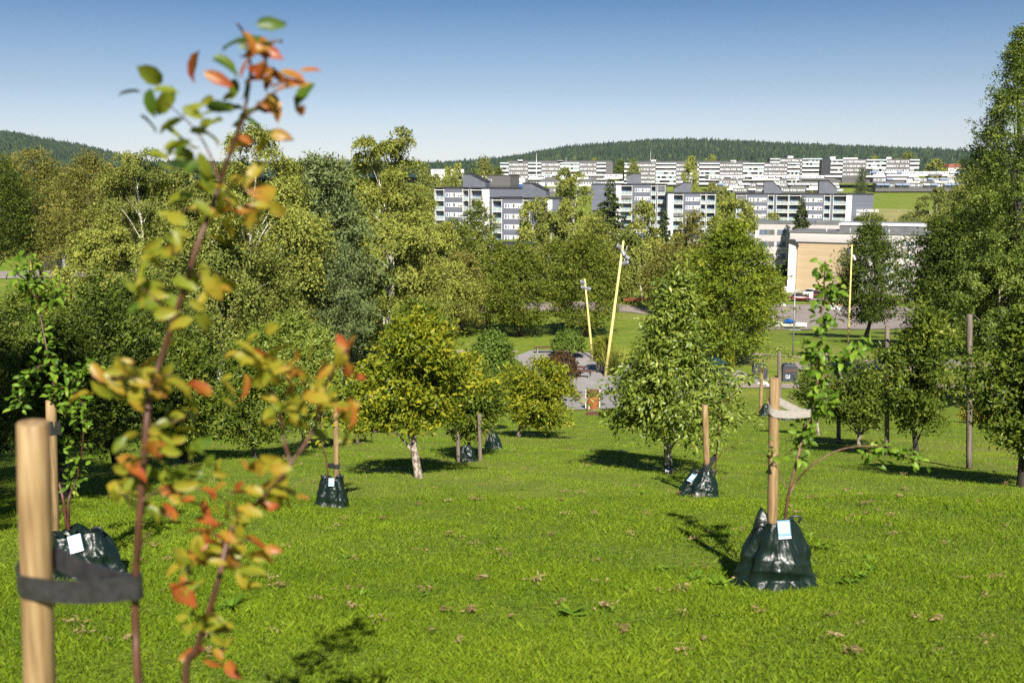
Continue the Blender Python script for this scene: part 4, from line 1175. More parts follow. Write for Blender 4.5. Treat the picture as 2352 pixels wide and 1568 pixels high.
def gable_block():
    s = House('apartment_building', 'pale building with a tall blank tan gable and white pilaster facing the car park', 'pale buildings by the car park', 1815, 2135, 217, 205, 530, 5, 2.75, 1.0)
    s.body([], 11, 1, 'white_siding', 'roof_grey', .3, .2)
    g0, g1 = s.U(1841), s.U(1978); top = s.W(1841, 557)
    mb = MB(); mb.box((g0, -.28, -4), (g1, -.005, top)); mb.build('tan_gable', M['tan_brick'], s.root)
    mb = MB(); mb.box((g0 - .2, -.42, top + .003), (g1, -.005, top + .22)); mb.build('gable_trim', M['roof_dark'], s.root)
    p0 = s.U(1822)
    mb = MB(); mb.box((p0, -1.3, -4), (g0 - .25, -.005, s.W(1822, 556))); mb.build('white_pilaster', M['render_white'], s.root)
    mb = MB(); mb.extrude([(p0 - .5, 0), (g0 + .2, -.9), (g0 + .2, -.65), (p0 + 1.0, .55), (p0 - .5, .55)], -1.45, -.006); o = mb.build('pilaster_hood', M['roof_dark'], s.root); o.location.z = s.W(1822, 555)
    mb = MB(); mb.tube([(p0 - .25, -.9, s.W(1822, 557)), (p0 - .25, -.9, s.W(1822, 590))], .06, 6); mb.build('drain_pipe', M['roof_dark'], s.root)
    for x0, x1, w in ((2042, 2082, WIN3), (2090, 2112, [(.05, .45, .3, .9), (.55, .95, .3, .9)])):
        for f in range(1, 5): s.windows(s.U(x0), s.U(x1), f * 2.75 + .9, 1.35, w, frame='trim_white')
    for x in (1905, 1960, 2050): 
        mb = MB(); mb.box((s.U(x) - .06, .3, s.H + .002), (s.U(x) + .06, .45, s.H + .8)); mb.build('roof_post', M['trim_white'], s.root)
    mb = MB(); mb.box((s.U(1935, 4), 4, s.H + .002), (s.U(2132, 4), 10, s.H + 1.3)); mb.box((s.U(1935, 4) - .2, 3.8, s.H + 1.303), (s.U(2132, 4) + .2, 10.2, s.H + 1.6), 1); mb.build('setback_storey', [M['roof_grey'], M['trim_white']], s.root)
gable_block()

def low_house():
    p = P(1215, 610, 118); z = p[2]
    root = thing('house', 'low house with a dark hipped roof among the trees below the slate blocks', 'house', (p[0], 118, z - 3.2))
    w, d, h = 7.6, 8, 3.2
    mb = MB(); mb.box((-w, 0, -3), (w * .55, d, h)); mb.build('wall', M['dark_slate'], root)
    V = [(-w - .5, -.5, h), (w * .55 + .5, -.5, h), (w * .55 + .5, d + .5, h), (-w - .5, d + .5, h), (-w + 3.5, d / 2, h + 2.6), (w * .55 - 3.5, d / 2, h + 2.6)]
    MB().add(V, [(0, 3, 2, 1), (0, 1, 5, 4), (1, 2, 5), (2, 3, 4, 5), (3, 0, 4)]).build('roof', M['roof_dark'], root)
    mb = MB(); mb.box((w * .2, -.07, 1.1), (w * .5, -.004, 2.3)); f = mb.build('window', M['trim_white'], root)
    mb = MB(); mb.box((w * .22, -.09, 1.2), (w * .48, -.074, 2.2)); mb.build('pane', M['pane'], f)
low_house()

def masts():
    for px, y0, y1, d, lab in ((1232, 352, 400, 640, 'tall pale flagpole in front of the first hilltop block'), (1300, 362, 376, 692, 'thin aerial on the roof of the first hilltop block'), (1494, 347, 375, 684, 'thin aerial on the roof of the middle hilltop block')):
        a = P(px, y0, d); b = P(px, y1, d); h = a[2] - b[2]
        o = MB().tube([(0, 0, 0), (0, 0, h * .6), (0, 0, h)], [.3 if d < 650 else .12, .22 if d < 650 else .1, .08], 8).lathe([(.5, -.1), (.5, .25), (.3, .4)], sides=10).build('flagpole' if d < 650 else 'aerial', M['white_paint'])
        o.location = tuple(b); tag(o, lab, 'flagpole' if d < 650 else 'aerial')
    p = P(571, 0, 100)
    a = P(1073, 548, 125); g = gz(a[0], a[1])
    o = MB().tube([(0, 0, 0), (0, 0, a[2] - g)], [.06, .05], 8).box((-1.1, -.04, a[2] - g - .05), (1.1, .04, a[2] - g + .06)).box((-.35, -.2, -.05), (.35, .2, .3)).build('antenna', M['galv']); o.location = (a[0], a[1], g)
    tag(o, 'T-shaped grey antenna sticking out of the trees left of the nearest slate block', 'antenna')
masts()
# ---------------------------------------------------------------- orchard trees
def orchard(label, tpx, tpy, x0, x1, yt, yb, leafm, bark, n, seed, leaf=.075, name='fruit_tree', group='fruit trees on the lawn', prof=prof_egg, shoots=10, asp=.45, kind='round', d=None, tr=.07, **kw):
    """trunk foot seen at (tpx, tpy); crown from column x0 to x1 and row yt to yb"""
    if d is None: g = on_ground(tpx, tpy); d = g[1]
    else:
        g = P(tpx, tpy, d); g = np.array([g[0], d, gz(g[0], d)])
    c = P((x0 + x1) / 2, yb, d); t = P((x0 + x1) / 2, yt, d)
    return tree(label, g, max(.15, c[2] - g[2]), t[2] - c[2], (x1 - x0) / 2 * d / F, kind, leafm, bark, leaf, n, seed, name=name, cat='tree', group=group, tr=tr, prof=prof, trunk_dx=c[0] - g[0], shoots=shoots, asp=asp, nlimb=16, **kw)

orchard('plum tree with yellowing leaves and a forked pale trunk, left of the mown aisle', 966, 1098, 838, 1085, 735, 1012, 'leaf_plum', 'bark_pale', 18900, 101, .085, tr=.075, shoots=26, clump=.17, lump=.5, prof=prof_wide, fill=.62, rag=.3)
orchard('small green fruit tree standing between two stakes behind the plum tree', 1075, 1050, 1015, 1150, 830, 1020, 'leaf_apple', 'bark_brown', 9100, 102, .085, prof=prof_wide, fill=.7, shoots=6, tr=.04, d=20)
orchard('low spreading fruit tree with the yellowest crown, left of the rusty barrel', 1188, 1003, 1150, 1328, 832, 985, 'leaf_plum', 'bark_pale', 14699, 103, .1, shoots=12, tr=.08, lump=.45, clump=.15, prof=prof_wide, fill=.6, rag=.26)
orchard('slim green fruit tree behind the small watering bag left of the aisle', 1128, 985, 1095, 1180, 850, 965, 'leaf_apple', 'bark_pale', 6300, 104, .1, fill=.7, shoots=4, tr=.05)
orchard('thin-trunked tree half hidden between the plum tree and the orange leaves', 862, 995, 800, 905, 830, 970, 'leaf_plum', 'bark_brown', 5880, 105, .1, shoots=6, tr=.06)
orchard('small fruit tree at the left rear of the plum tree', 822, 1020, 775, 850, 870, 990, 'leaf_apple', 'bark_brown', 3639, 106, .09, shoots=4, tr=.05)
orchard('tall shaggy tree with upright shoots rising right behind the plum tree', 955, 900, 880, 1040, 700, 860, 'leaf_apple', 'bark_brown', 8400, 107, .13, shoots=16, d=33, tr=.08)
orchard('pear tree with glossy narrow leaves and pale forked trunk, right of the mown aisle', 1538, 1086, 1385, 1700, 640, 1015, 'leaf_pear', 'bark_pale', 20000, 108, .098, asp=.4, shoots=34, prof=prof_pear, tr=.075, clump=.1, droop=.5, lump=.38, fill=.6, rag=.26)
orchard('full shaded apple tree with a dark trunk behind the orange leaved twigs', 590, 1052, 465, 700, 800, 1035, 'leaf_apple', 'bark_dark', 13300, 110, .075, shoots=22, tr=.06, lump=.3)
orchard('pale-tipped apple tree between the shaded apple tree and the central stake', 690, 1030, 630, 790, 790, 1005, 'leaf_pear', 'bark_dark', 9100, 111, .08, shoots=16, tr=.055)
orchard('broad dark apple tree in shade behind the orange sapling stem', 425, 1066, 330, 520, 790, 1045, 'leaf_apple', 'bark_dark', 13300, 112, .08, shoots=12, tr=.07)
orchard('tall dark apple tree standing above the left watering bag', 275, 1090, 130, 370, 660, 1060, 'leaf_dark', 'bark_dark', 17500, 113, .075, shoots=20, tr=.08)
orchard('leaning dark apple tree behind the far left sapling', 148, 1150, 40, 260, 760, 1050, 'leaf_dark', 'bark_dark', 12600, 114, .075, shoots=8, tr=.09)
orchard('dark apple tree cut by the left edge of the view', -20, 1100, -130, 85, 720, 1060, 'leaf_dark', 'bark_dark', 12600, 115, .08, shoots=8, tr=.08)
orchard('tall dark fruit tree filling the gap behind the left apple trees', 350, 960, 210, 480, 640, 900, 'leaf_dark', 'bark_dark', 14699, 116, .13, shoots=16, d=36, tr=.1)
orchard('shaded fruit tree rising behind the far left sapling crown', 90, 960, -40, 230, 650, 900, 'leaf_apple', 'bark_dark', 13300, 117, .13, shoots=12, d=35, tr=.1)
orchard('round fruit tree below the pine with pale shoots on its top', 640, 960, 540, 790, 730, 900, 'leaf_pear', 'bark_dark', 12600, 118, .13, shoots=26, d=34, tr=.08)
orchard('slender apple tree between the two posts at right', 1972, 1024, 1900, 2050, 835, 1000, 'leaf_apple', 'bark_pale', 10500, 120, .085, fill=.7, shoots=10, tr=.05)
orchard('full apple tree with a dark leaning trunk between the two tall posts', 2108, 1048, 2022, 2198, 715, 1000, 'leaf_apple', 'bark_dark', 16800, 121, .085, shoots=24, prof=prof_egg, tr=.065, lump=.4, fill=.75, rag=.22)
orchard('large apple tree with crooked boughs at the right edge', 2350, 1120, 2232, 2480, 705, 1050, 'leaf_apple', 'bark_dark', 18900, 122, .08, shoots=22, tr=.09, lump=.35, clump=.13)
orchard('small rear apple tree with pale trunk left of the slender one', 1882, 1000, 1828, 1925, 820, 960, 'leaf_apple', 'bark_pale', 5040, 123, .09, shoots=5, tr=.05)

# clipped and weeping trees of the square
def dome(label, px, pb, x0, x1, yt, yb, leafm, n, seed, leaf, bark='bark_brown', name='weeping_tree'):
    g = on_ground(px, pb); d = g[1]
    t = P(px, yt, d); b = P(px, yb, d)
    return tree(label, g, max(.1, b[2] - g[2]), t[2] - b[2], (x1 - x0) / 2 * d / F, 'round', leafm, bark, leaf, n, seed, name=name, group='small trees round the paved square', prof=prof_dome, tr=.09, up=.5, droop=1.1, open_=.75, lump=.03, rag=.05, clump=.12, asp=.6, nlimb=14)
dome('large umbrella-shaped weeping tree behind the plum trees', 1128, 905, 1072, 1186, 758, 880, 'leaf_dome', 11000, 131, .16)
dome('small umbrella-shaped weeping tree on the square by the bench', 1306, 822, 1267, 1343, 763, 803, 'leaf_dome', 6500, 132, .17)
dome('reddish brown weeping shrub on the square', 1292, 868, 1258, 1336, 812, 866, 'leaf_redbrown', 4200, 133, .13, name='weeping_shrub')

# ---------------------------------------------------------------- park trees
BG = 'park trees around the square'
tree_px('tallest birch with two leading tops and a pale trunk, left of centre', 862, 318, 790, 128, 70, 'birch', 'leaf_birch', 'bark_birch', .14, 86000, 201, name='birch_tree', cat='tree', group=BG, prof=prof_column, hang=1.5, nlimb=26, lump=.38, tr=.24, trunk_dx=.2)
tree_px('second slim birch top rising beside the tallest birch', 922, 292, 720, 76, 72, 'birch', 'leaf_birch', 'bark_birch', .14, 38000, 202, name='birch_tree', group=BG, prof=prof_column, hang=1.5, nlimb=18, tr=.18, lump=.32)
tree_px('bluish pine with bare lower trunk between the birches', 738, 345, 830, 135, 62, 'pine', 'needle_pine', 'bark_brown', .28, 40000, 203, name='pine_tree', group=BG, prof=lambda t: np.clip((1 - t) ** .62 * (.55 + .45 * np.clip(t * 5, 0, 1)) + .05, .04, 1), nlimb=26, tr=.22)
tree_px('broad weeping birch with long hanging curtains behind the orange leaves', 585, 292, 780, 150, 58, 'birch', 'leaf_birch', 'bark_birch', .135, 92000, 204, name='birch_tree', group=BG, hang=3.0, nlimb=22, tr=.22, prof=prof_column)
tree_px('lower weeping birch in front of the broad one', 470, 430, 820, 140, 52, 'birch', 'leaf_birch_dark', 'bark_birch', .135, 62000, 205, name='birch_tree', group=BG, hang=2.6, nlimb=16, tr=.18, prof=prof_column)
tree_px('upright dark green birch behind the top of the orange sapling', 310, 345, 740, 112, 78, 'birch', 'leaf_birch_dark', 'bark_birch', .14, 54000, 206, name='birch_tree', group=BG, hang=1.6, nlimb=16, tr=.2, prof=prof_column)
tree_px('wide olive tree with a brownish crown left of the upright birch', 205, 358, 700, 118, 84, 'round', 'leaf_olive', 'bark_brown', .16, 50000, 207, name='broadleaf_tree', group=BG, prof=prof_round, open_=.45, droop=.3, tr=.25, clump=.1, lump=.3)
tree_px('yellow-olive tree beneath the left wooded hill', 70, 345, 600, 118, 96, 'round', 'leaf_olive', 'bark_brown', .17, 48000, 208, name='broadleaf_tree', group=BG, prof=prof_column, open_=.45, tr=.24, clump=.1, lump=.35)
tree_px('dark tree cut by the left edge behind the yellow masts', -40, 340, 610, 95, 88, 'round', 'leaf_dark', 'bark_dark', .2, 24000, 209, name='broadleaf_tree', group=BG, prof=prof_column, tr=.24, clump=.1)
tree_px('pale green bushy tree below the olive tree, behind the dark container', 235, 500, 760, 130, 64, 'birch', 'leaf_birch', 'bark_brown', .15, 32000, 210, name='broadleaf_tree', group=BG, hang=1.2, nlimb=14, tr=.16)
tree_px('low feathery pine branches reaching out under the tallest birch', 775, 560, 815, 75, 57, 'pine', 'needle_pine', 'bark_brown', .16, 15000, 211, name='pine_tree', group=BG, prof=prof_round, nlimb=16, tr=.12)
tree_px('bushy low birch right of the tallest birch', 985, 455, 760, 88, 78, 'birch', 'leaf_birch', 'bark_birch', .14, 44000, 212, name='birch_tree', group=BG, hang=1.5, nlimb=14, tr=.16)
tree_px('dense rounded olive bush standing on the far lawn edge', 1062, 585, 764, 66, 84, 'round', 'leaf_olive', 'bark_brown', .17, 20000, 213, name='shrub', cat='shrub', group=BG, prof=prof_shrub, open_=.55, tr=.1, clump=.09, lump=.12, droop=.4)
tree_px('tiered dark green tree with a red-brown trunk on the far lawn', 1197, 560, 757, 92, 80, 'round', 'leaf_green', 'bark_young', .19, 21000, 214, name='broadleaf_tree', group=BG, prof=prof_egg, flat=.4, open_=.45, tr=.13, clump=.11, lump=.25)
tree_px('tiered dark green tree behind the shorter yellow mast', 1347, 540, 760, 95, 80, 'round', 'leaf_green', 'bark_brown', .19, 22000, 215, name='broadleaf_tree', group=BG, prof=prof_egg, flat=.4, open_=.45, tr=.13, clump=.11, lump=.25)
tree_px('large bright green maple right of the pear tree', 1688, 508, 822, 118, 66, 'round', 'leaf_maple', 'bark_brown', .2, 38000, 216, name='maple_tree', group=BG, prof=prof_egg, flat=.36, open_=.45, tr=.2, clump=.1, lump=.34, up=.8)
tree_px('dark green maple in front of the pale gable building', 2003, 512, 752, 84, 94, 'round', 'leaf_dark', 'bark_dark', .22, 30000, 217, name='maple_tree', group=BG, prof=prof_egg, open_=.45, tr=.2, clump=.1, lump=.4)
tree_px('big dark round tree at right in front of the pale buildings', 2236, 470, 812, 128, 74, 'round', 'leaf_dark', 'bark_dark', .23, 52000, 218, name='broadleaf_tree', group=BG, prof=prof_round, open_=.455, tr=.3, clump=.1, lump=.3)
tree_px('very tall poplar reaching up the right edge', 2350, 62, 790, 100, 50, 'round', 'leaf_poplar', 'bark_dark', .12, 84000, 219, name='poplar_tree', group=BG, prof=lambda t: np.interp(t, [0, .15, .45, .67, .8, .93, 1], [.8, 1.0, 1.12, 1.02, .62, .3, .06]), open_=.15, tr=.3, clump=.055, lump=.5, nlimb=40, flat=.8)
tree_px('grey green lower boughs of a tree below the tall poplar', 2300, 560, 800, 110, 48, 'birch', 'leaf_poplar', 'bark_pale', .12, 24000, 220, name='broadleaf_tree', group=BG, hang=1.0, nlimb=20, tr=.14, prof=prof_round)
tree_px('round leafy bush beside the pale buildings left of the red car', 1768, 615, 705, 40, 150, 'round', 'leaf_birch', 'bark_brown', .26, 9000, 221, name='shrub', cat='shrub', group=BG, prof=prof_shrub, tr=.12, clump=.12)

VG = 'trees in the valley in front of the slate blocks'
rows = [
 ('green round tree left of the T-shaped antenna', 1048, 505, 660, 55, 118, 'round', 'leaf_green', .26, 10000),
 ('bright green tree in front of the first slate block', 1098, 478, 660, 48, 128, 'round', 'leaf_green', .27, 10000),
 ('pale bushy tree right of the antenna among the valley trees', 1130, 555, 690, 60, 112, 'birch', 'leaf_birch_dark', .24, 12000),
 ('narrow pale birch in front of the second slate block', 1228, 446, 640, 42, 136, 'birch', 'leaf_birch', .26, 13000),
 ('broad birch right of the narrow pale one', 1326, 440, 650, 66, 145, 'birch', 'leaf_birch', .28, 15000),
 ('dark spruce standing among the valley birches', 1402, 424, 660, 62, 138, 'spruce', 'needle_spruce', .55, 12000),
 ('slim birch right of the dark spruce', 1480, 455, 660, 52, 128, 'birch', 'leaf_birch', .26, 13000),
 ('small dark spruce beside the white corner strip of the slate block', 1528, 478, 650, 26, 150, 'spruce', 'needle_spruce', .5, 5000),
 ('brownish olive tree left of the bright maple', 1592, 488, 700, 60, 112, 'round', 'leaf_olive', .26, 13000),
 ('pale birch in the gap between two slate blocks', 1690, 442, 600, 48, 200, 'birch', 'leaf_birch', .36, 11000),
 ('dense spruce between the long slate block and the pale buildings', 1843, 461, 665, 34, 238, 'spruce', 'needle_spruce', .7, 15000),
 ('low green tree in front of the long slate block, left of the dense spruce', 1775, 490, 560, 26, 262, 'round', 'leaf_birch', .42, 3500),
 ('round tree below the white sign on the slate gable', 1998, 489, 530, 36, 300, 'round', 'leaf_green', .5, 3600),
 ('drooping birch on the grassy slope at right', 2156, 430, 580, 62, 270, 'birch', 'leaf_birch_dark', .45, 13000),
 ('rounded pale tree right of the drooping birch', 2225, 418, 560, 60, 230, 'birch', 'leaf_birch', .4, 11000),
 ('grey green bush at the foot of the grassy slope', 2100, 485, 545, 34, 290, 'round', 'leaf_birch_dark', .45, 4200),
 ('leafy tree low behind the two tiered trees', 1275, 560, 700, 60, 108, 'round', 'leaf_green', .24, 10000),
 ('olive green tree behind the taller yellow mast', 1440, 560, 720, 60, 112, 'birch', 'leaf_birch_dark', .24, 12000),
 ('thin yellow green tree left of the bright maple trunk', 1530, 560, 715, 50, 104, 'round', 'leaf_olive', .23, 9000),
]
rows += [
 ('leafy green tree right of the rounded olive bush, behind the tiered one', 1150, 590, 740, 60, 100, 'round', 'leaf_green', .24, 12000),
 ('pale birch between the slim birch and the brownish olive tree', 1560, 535, 690, 45, 130, 'birch', 'leaf_birch', .27, 10000),
 ('dark leafy tree between the bright maple and the gap in the blocks', 1640, 545, 700, 50, 115, 'round', 'leaf_green', .26, 10000),
 ('broad pale tree behind the tiered trees, below the second slate block', 1265, 505, 680, 62, 122, 'birch', 'leaf_birch_dark', .26, 14000),
 ('green tree behind the dark spruce and the broad birch', 1370, 520, 690, 55, 120, 'round', 'leaf_birch', .26, 11000),
 ('olive tree behind the rounded olive bush', 1010, 560, 740, 55, 95, 'birch', 'leaf_birch_dark', .22, 12000),
 ('dark round tree behind the big dark tree at right', 2182, 560, 760, 55, 100, 'round', 'leaf_dark', .26, 14000),
 ('tree with yellowish leaves between the pine and the broad weeping birch', 665, 400, 760, 80, 74, 'birch', 'leaf_birch', .21, 24000),
 ('dark birch filling the gap left of the broad weeping birch', 400, 390, 720, 85, 80, 'birch', 'leaf_birch_dark', .22, 24000),
 ('dark green tree behind the dark container at left', 150, 430, 600, 80, 165, 'round', 'leaf_dark', .36, 12000),
 ('olive tree behind the yellow mast at far left', 20, 420, 600, 80, 160, 'round', 'leaf_olive', .36, 12000),
]
for i, (lab, px, yt, yb, hw, d, kind, lm, lf, n) in enumerate(rows):
    kw = dict(hang=2.2) if kind == 'birch' else {}
    if kind == 'round': kw = dict(prof=prof_egg, clump=.12, lump=.3)
    if kind == 'spruce': kw = dict(gap=.6); n = int(n * 1.9)
    tree_px(lab, px, yt, yb, hw, d, kind, lm, 'bark_birch' if kind == 'birch' else 'bark_brown', lf, n, 300 + i, name={'birch': 'birch_tree', 'round': 'broadleaf_tree', 'spruce': 'spruce_tree'}[kind], group=VG, tr=.16, nlimb=10, **kw)

# farther trees: five kinds are grown once and copied
FG = 'trees on the far slope and skyline'
protos = {}
def far_tree(label, px, yt, hw, d, kind, lm, base_py=None):
    key = (kind, lm)
    top = P(px, yt, d); g = gz(top[0], d); H = max(3.0, top[2] - g)
    rx = hw * d / F
    if key not in protos:
        k = {'birch': 'birch', 'round': 'round', 'spruce': 'spruce', 'pine': 'pine'}[kind]
        kw = {'birch': dict(hang=1.6), 'round': dict(prof=prof_egg, clump=.13, lump=.3), 'spruce': dict(gap=.7), 'pine': dict(prof=prof_cone)}[kind]
        t = tree(label, (top[0], d, g), 1.0, 11.0, 3.6 if kind != 'spruce' else 2.6, k, lm, 'bark_birch' if kind == 'birch' else 'bark_dark', .6 if kind != 'spruce' else .8, 3600, 500 + len(protos), name={'birch': 'birch_tree', 'round': 'broadleaf_tree', 'spruce': 'spruce_tree', 'pine': 'pine_tree'}[kind], group=FG, tr=.2, nlimb=6, **kw)
        protos[key] = t
    else:
        t = copy_tree(protos[key]); t['label'] = label
        t.location = (top[0], d, g); t.rotation_euler.z = (px * 1.7) % 6.28
    s = H / 12.0
    t.scale = (rx / (3.6 if kind != 'spruce' else 2.6),) * 2 + (s,)
    return t
far = [
 ('two-topped leafy tree in front of the first hilltop block', 1298, 381, 26, 470, 'birch', 'leaf_birch_dark'),
 ('tall slim tree in front of the middle hilltop block', 1588, 354, 19, 560, 'birch', 'leaf_birch'),
 ('small pointed tree at the left end of the long hilltop block', 1455, 369, 15, 610, 'round', 'leaf_birch_dark'),
 ('round tree between the first and the long hilltop block', 1426, 368, 17, 705, 'round', 'leaf_green'),
 ('pointed spruce on the skyline right of the double birch', 1085, 362, 12, 520, 'spruce', 'needle_spruce'),
 ('leafy tree right of the skyline spruce', 1112, 364, 22, 530, 'round', 'leaf_birch_dark'),
 ('pale leafy tree left of the skyline spruce', 1052, 370, 20, 480, 'birch', 'leaf_birch'),
 ('yellowish tree at the right edge of the double birch', 1030, 378, 20, 430, 'birch', 'leaf_birch'),
 ('low green tree beside the left end of the first hilltop block', 1146, 386, 17, 560, 'round', 'leaf_green'),
 ('green treetop peeping over the first hilltop block', 1366, 360, 11, 760, 'birch', 'leaf_birch'),
 ('green treetop peeping over the long hilltop block', 1634, 352, 13, 770, 'birch', 'leaf_birch'),
 ('treetop behind the right hilltop block', 2010, 357, 14, 740, 'birch', 'leaf_birch'),
 ('wider treetop behind the right end of the hilltop blocks', 2085, 353, 22, 760, 'round', 'leaf_birch_dark'),
 ('dark pine in front of the right hilltop block', 1980, 388, 18, 540, 'pine', 'needle_spruce'),
 ('pale tree right of the hilltop blocks', 2150, 363, 24, 690, 'birch', 'leaf_birch'),
 ('dark leafy tree right of the red roofed house', 2245, 346, 36, 560, 'round', 'leaf_dark'),
 ('spruce behind the red roofed house', 2212, 358, 12, 780, 'spruce', 'needle_spruce'),
 ('bushy tree above the far right terrace end', 2240, 385, 30, 470, 'round', 'leaf_birch_dark'),
 ('small tree in front of the long terrace row', 1638, 420, 18, 480, 'round', 'leaf_birch'),
 ('low tree right of the small one before the terrace row', 1665, 427, 14, 470, 'birch', 'leaf_birch'),
 ('small bush beside the stair tower of the long slate block', 1864, 436, 9, 430, 'birch', 'leaf_birch'),
 ('tree on the skyline behind the brown brick block', 787, 368, 14, 560, 'round', 'leaf_birch_dark'),
 ('dark skyline tree under the left wooded hill', 168, 378, 22, 330, 'round', 'leaf_dark'),
 ('second skyline tree under the left wooded hill', 130, 386, 24, 300, 'birch', 'leaf_birch_dark'),
 ('skyline tree in the gap right of the pine', 800, 385, 20, 420, 'birch', 'leaf_birch'),
 ('treetop between the tall pine and the tallest birch', 770, 392, 22, 320, 'round', 'leaf_birch_dark'),
 ('round tree beside the brown blank wall', 1040, 405, 22, 400, 'round', 'leaf_birch_dark'),
 ('small dark tree on the roofline of the brown blank wall', 1185, 426, 6, 420, 'spruce', 'needle_spruce'),
 ('leafy tree between the two left slate blocks and the birch', 1010, 430, 26, 330, 'birch', 'leaf_birch_dark'),
 ('low tree at the foot of the long slate block gap', 1722, 470, 24, 270, 'round', 'leaf_birch'),
 ('pale tree in the gap left of the long slate block', 1665, 455, 26, 260, 'birch', 'leaf_birch_dark'),
 ('hedge-like tree right of the terrace with blue awnings', 2195, 432, 22, 420, 'round', 'leaf_birch_dark'),
 ('dark tree at the right end of the grassy slope', 2300, 400, 50, 300, 'round', 'leaf_dark'),
]
far += [
 ('first bushy tree of the belt behind the left birches', 240, 380, 34, 300, 'round', 'leaf_birch_dark'), ('second tree of the belt behind the left birches', 285, 376, 30, 320, 'birch', 'leaf_birch'),
 ('dark tree of the belt behind the upright birch', 350, 378, 34, 310, 'round', 'leaf_dark'), ('pale tree of the belt left of the broad weeping birch', 430, 374, 34, 330, 'birch', 'leaf_birch_dark'),
 ('belt tree glimpsed between broad birch and pine', 690, 380, 30, 330, 'round', 'leaf_birch_dark'), ('belt tree glimpsed right of the pine top', 785, 382, 26, 350, 'birch', 'leaf_birch_dark'),
 ('belt tree left of the tallest birch', 815, 378, 26, 380, 'round', 'leaf_dark'), ('belt tree right of the slim birch top', 975, 384, 24, 400, 'round', 'leaf_birch_dark'), ('second belt tree right of the slim birch top', 1000, 392, 22, 380, 'birch', 'leaf_birch_dark'),
 ('belt tree at the far left edge', 10, 384, 30, 320, 'round', 'leaf_dark'), ('second belt tree at the far left edge', 60, 388, 30, 310, 'birch', 'leaf_birch_dark'), ('third belt tree from the far left edge', 100, 384, 28, 330, 'round', 'leaf_birch_dark'),
 ('spruce in the belt behind the left birches', 262, 366, 11, 340, 'spruce', 'needle_spruce'), ('second spruce in the belt behind the left birches', 372, 366, 12, 360, 'spruce', 'needle_spruce'),
]
for f in far: far_tree(*f)
# ---------------------------------------------------------------- young trees, stakes, ties and watering bags
SG = 'young staked trees'
def sapling(label, d, stems, leaf_n, leaf, seed, mat='leaf_young', bark='bark_young', r0=.012, spread=.08, dz=.08, base_px=None, group=SG, t0=.2):
    """stems: list of (pixel path, thickness factor, share of leaves)"""
    rng = np.random.default_rng(seed)
    p0 = stems[0][0][0]
    b = P(*p0, d)
    root = thing('young_tree', label, 'young tree', b, group)
    mb = MB(); L = []
    for pts, k, sh in stems:
        q = np.array([P(x, y, d + dz * math.sin(i * 1.7 + seed) * (i > 0)) for i, (x, y) in enumerate(pts)])
        p = stem_tube(mb, q - b, r0 * k, r0 * k * .35, 26, 7)
        if sh: L.append(leaves_along(rng, p, int(leaf_n * sh), leaf, spread, t0=t0))
    mb.build('stem', M[bark], root, smooth=True)
    Pt, A, Nn, Ln = [np.concatenate([l[i] for l in L]) for i in range(4)]
    leaf_object('foliage', root, Pt, A, Nn, Ln, Ln * .55, rng.random(len(Pt)), M[mat], TL, rel=False)
    return root

# right, 7.5 m off
d = on_ground(1785, 1372)[1]
base = on_ground(1788, 1350); base[1] += .12; base[2] = gz(base[0], base[1])
DR = base[1]
water_bag('big shiny green watering bag with a card, round the stake at right', tuple(base), 184 * DR / F, 168 * DR / F, 41, top_off=(-.02, 0), lean=.02, topw=.5, flare=.24, card_at=(.12, .9), depth=.8)
sb = P(1771, 1352, DR + .03); sb[2] = gz(sb[0], sb[1]); stp = P(1779, 869, DR + .03)
stake('thick light wooden stake in the big watering bag at right', sb, stp, 12.2 * DR / F)
sap_r = sapling('young tree with sparse bright leaves growing from the big watering bag at right', DR - .02, [
  ([(1800, 1340), (1803, 1200), (1812, 1130), (1835, 1040), (1850, 970), (1875, 890), (1882, 800), (1888, 720), (1893, 650), (1895, 600)], 1, 1),
  ([(1806, 1150), (1830, 1105), (1870, 1065), (1930, 1032), (2000, 1024), (2050, 1030), (2112, 1062)], .6, .0),
  ([(2000, 1024), (2030, 1026), (2070, 1040), (2115, 1066)], .4, .24),
  ([(1985, 1024), (2000, 1040), (2015, 1062)], .3, .12),
  ([(1806, 1120), (1790, 1085), (1775, 1050), (1764, 1018)], .4, .08),
  ([(1876, 880), (1910, 850), (1945, 820), (1995, 790)], .45, .42),
  ([(1880, 850), (1860, 820), (1850, 800), (1840, 790)], .3, .12),
  ([(1848, 985), (1870, 950), (1895, 930), (1905, 905)], .35, .3),
  ([(1838, 1040), (1850, 1010), (1868, 990)], .3, .14),
  ([(1884, 760), (1900, 740), (1915, 725)], .25, .14),
  ([(1890, 690), (1905, 672), (1925, 660)], .22, .1)], 190, .064, 7, bark='bark_sap', r0=.0135, spread=.075, t0=.3)
c1 = P(1777, 946, DR + .03); c2 = P(1856, 948, DR - .02)
tie('pale grey strap round the thick stake at right and its young tree', c1, .043, c2, .016, .06, 'strap_grey', sag=.008, lift=.1)
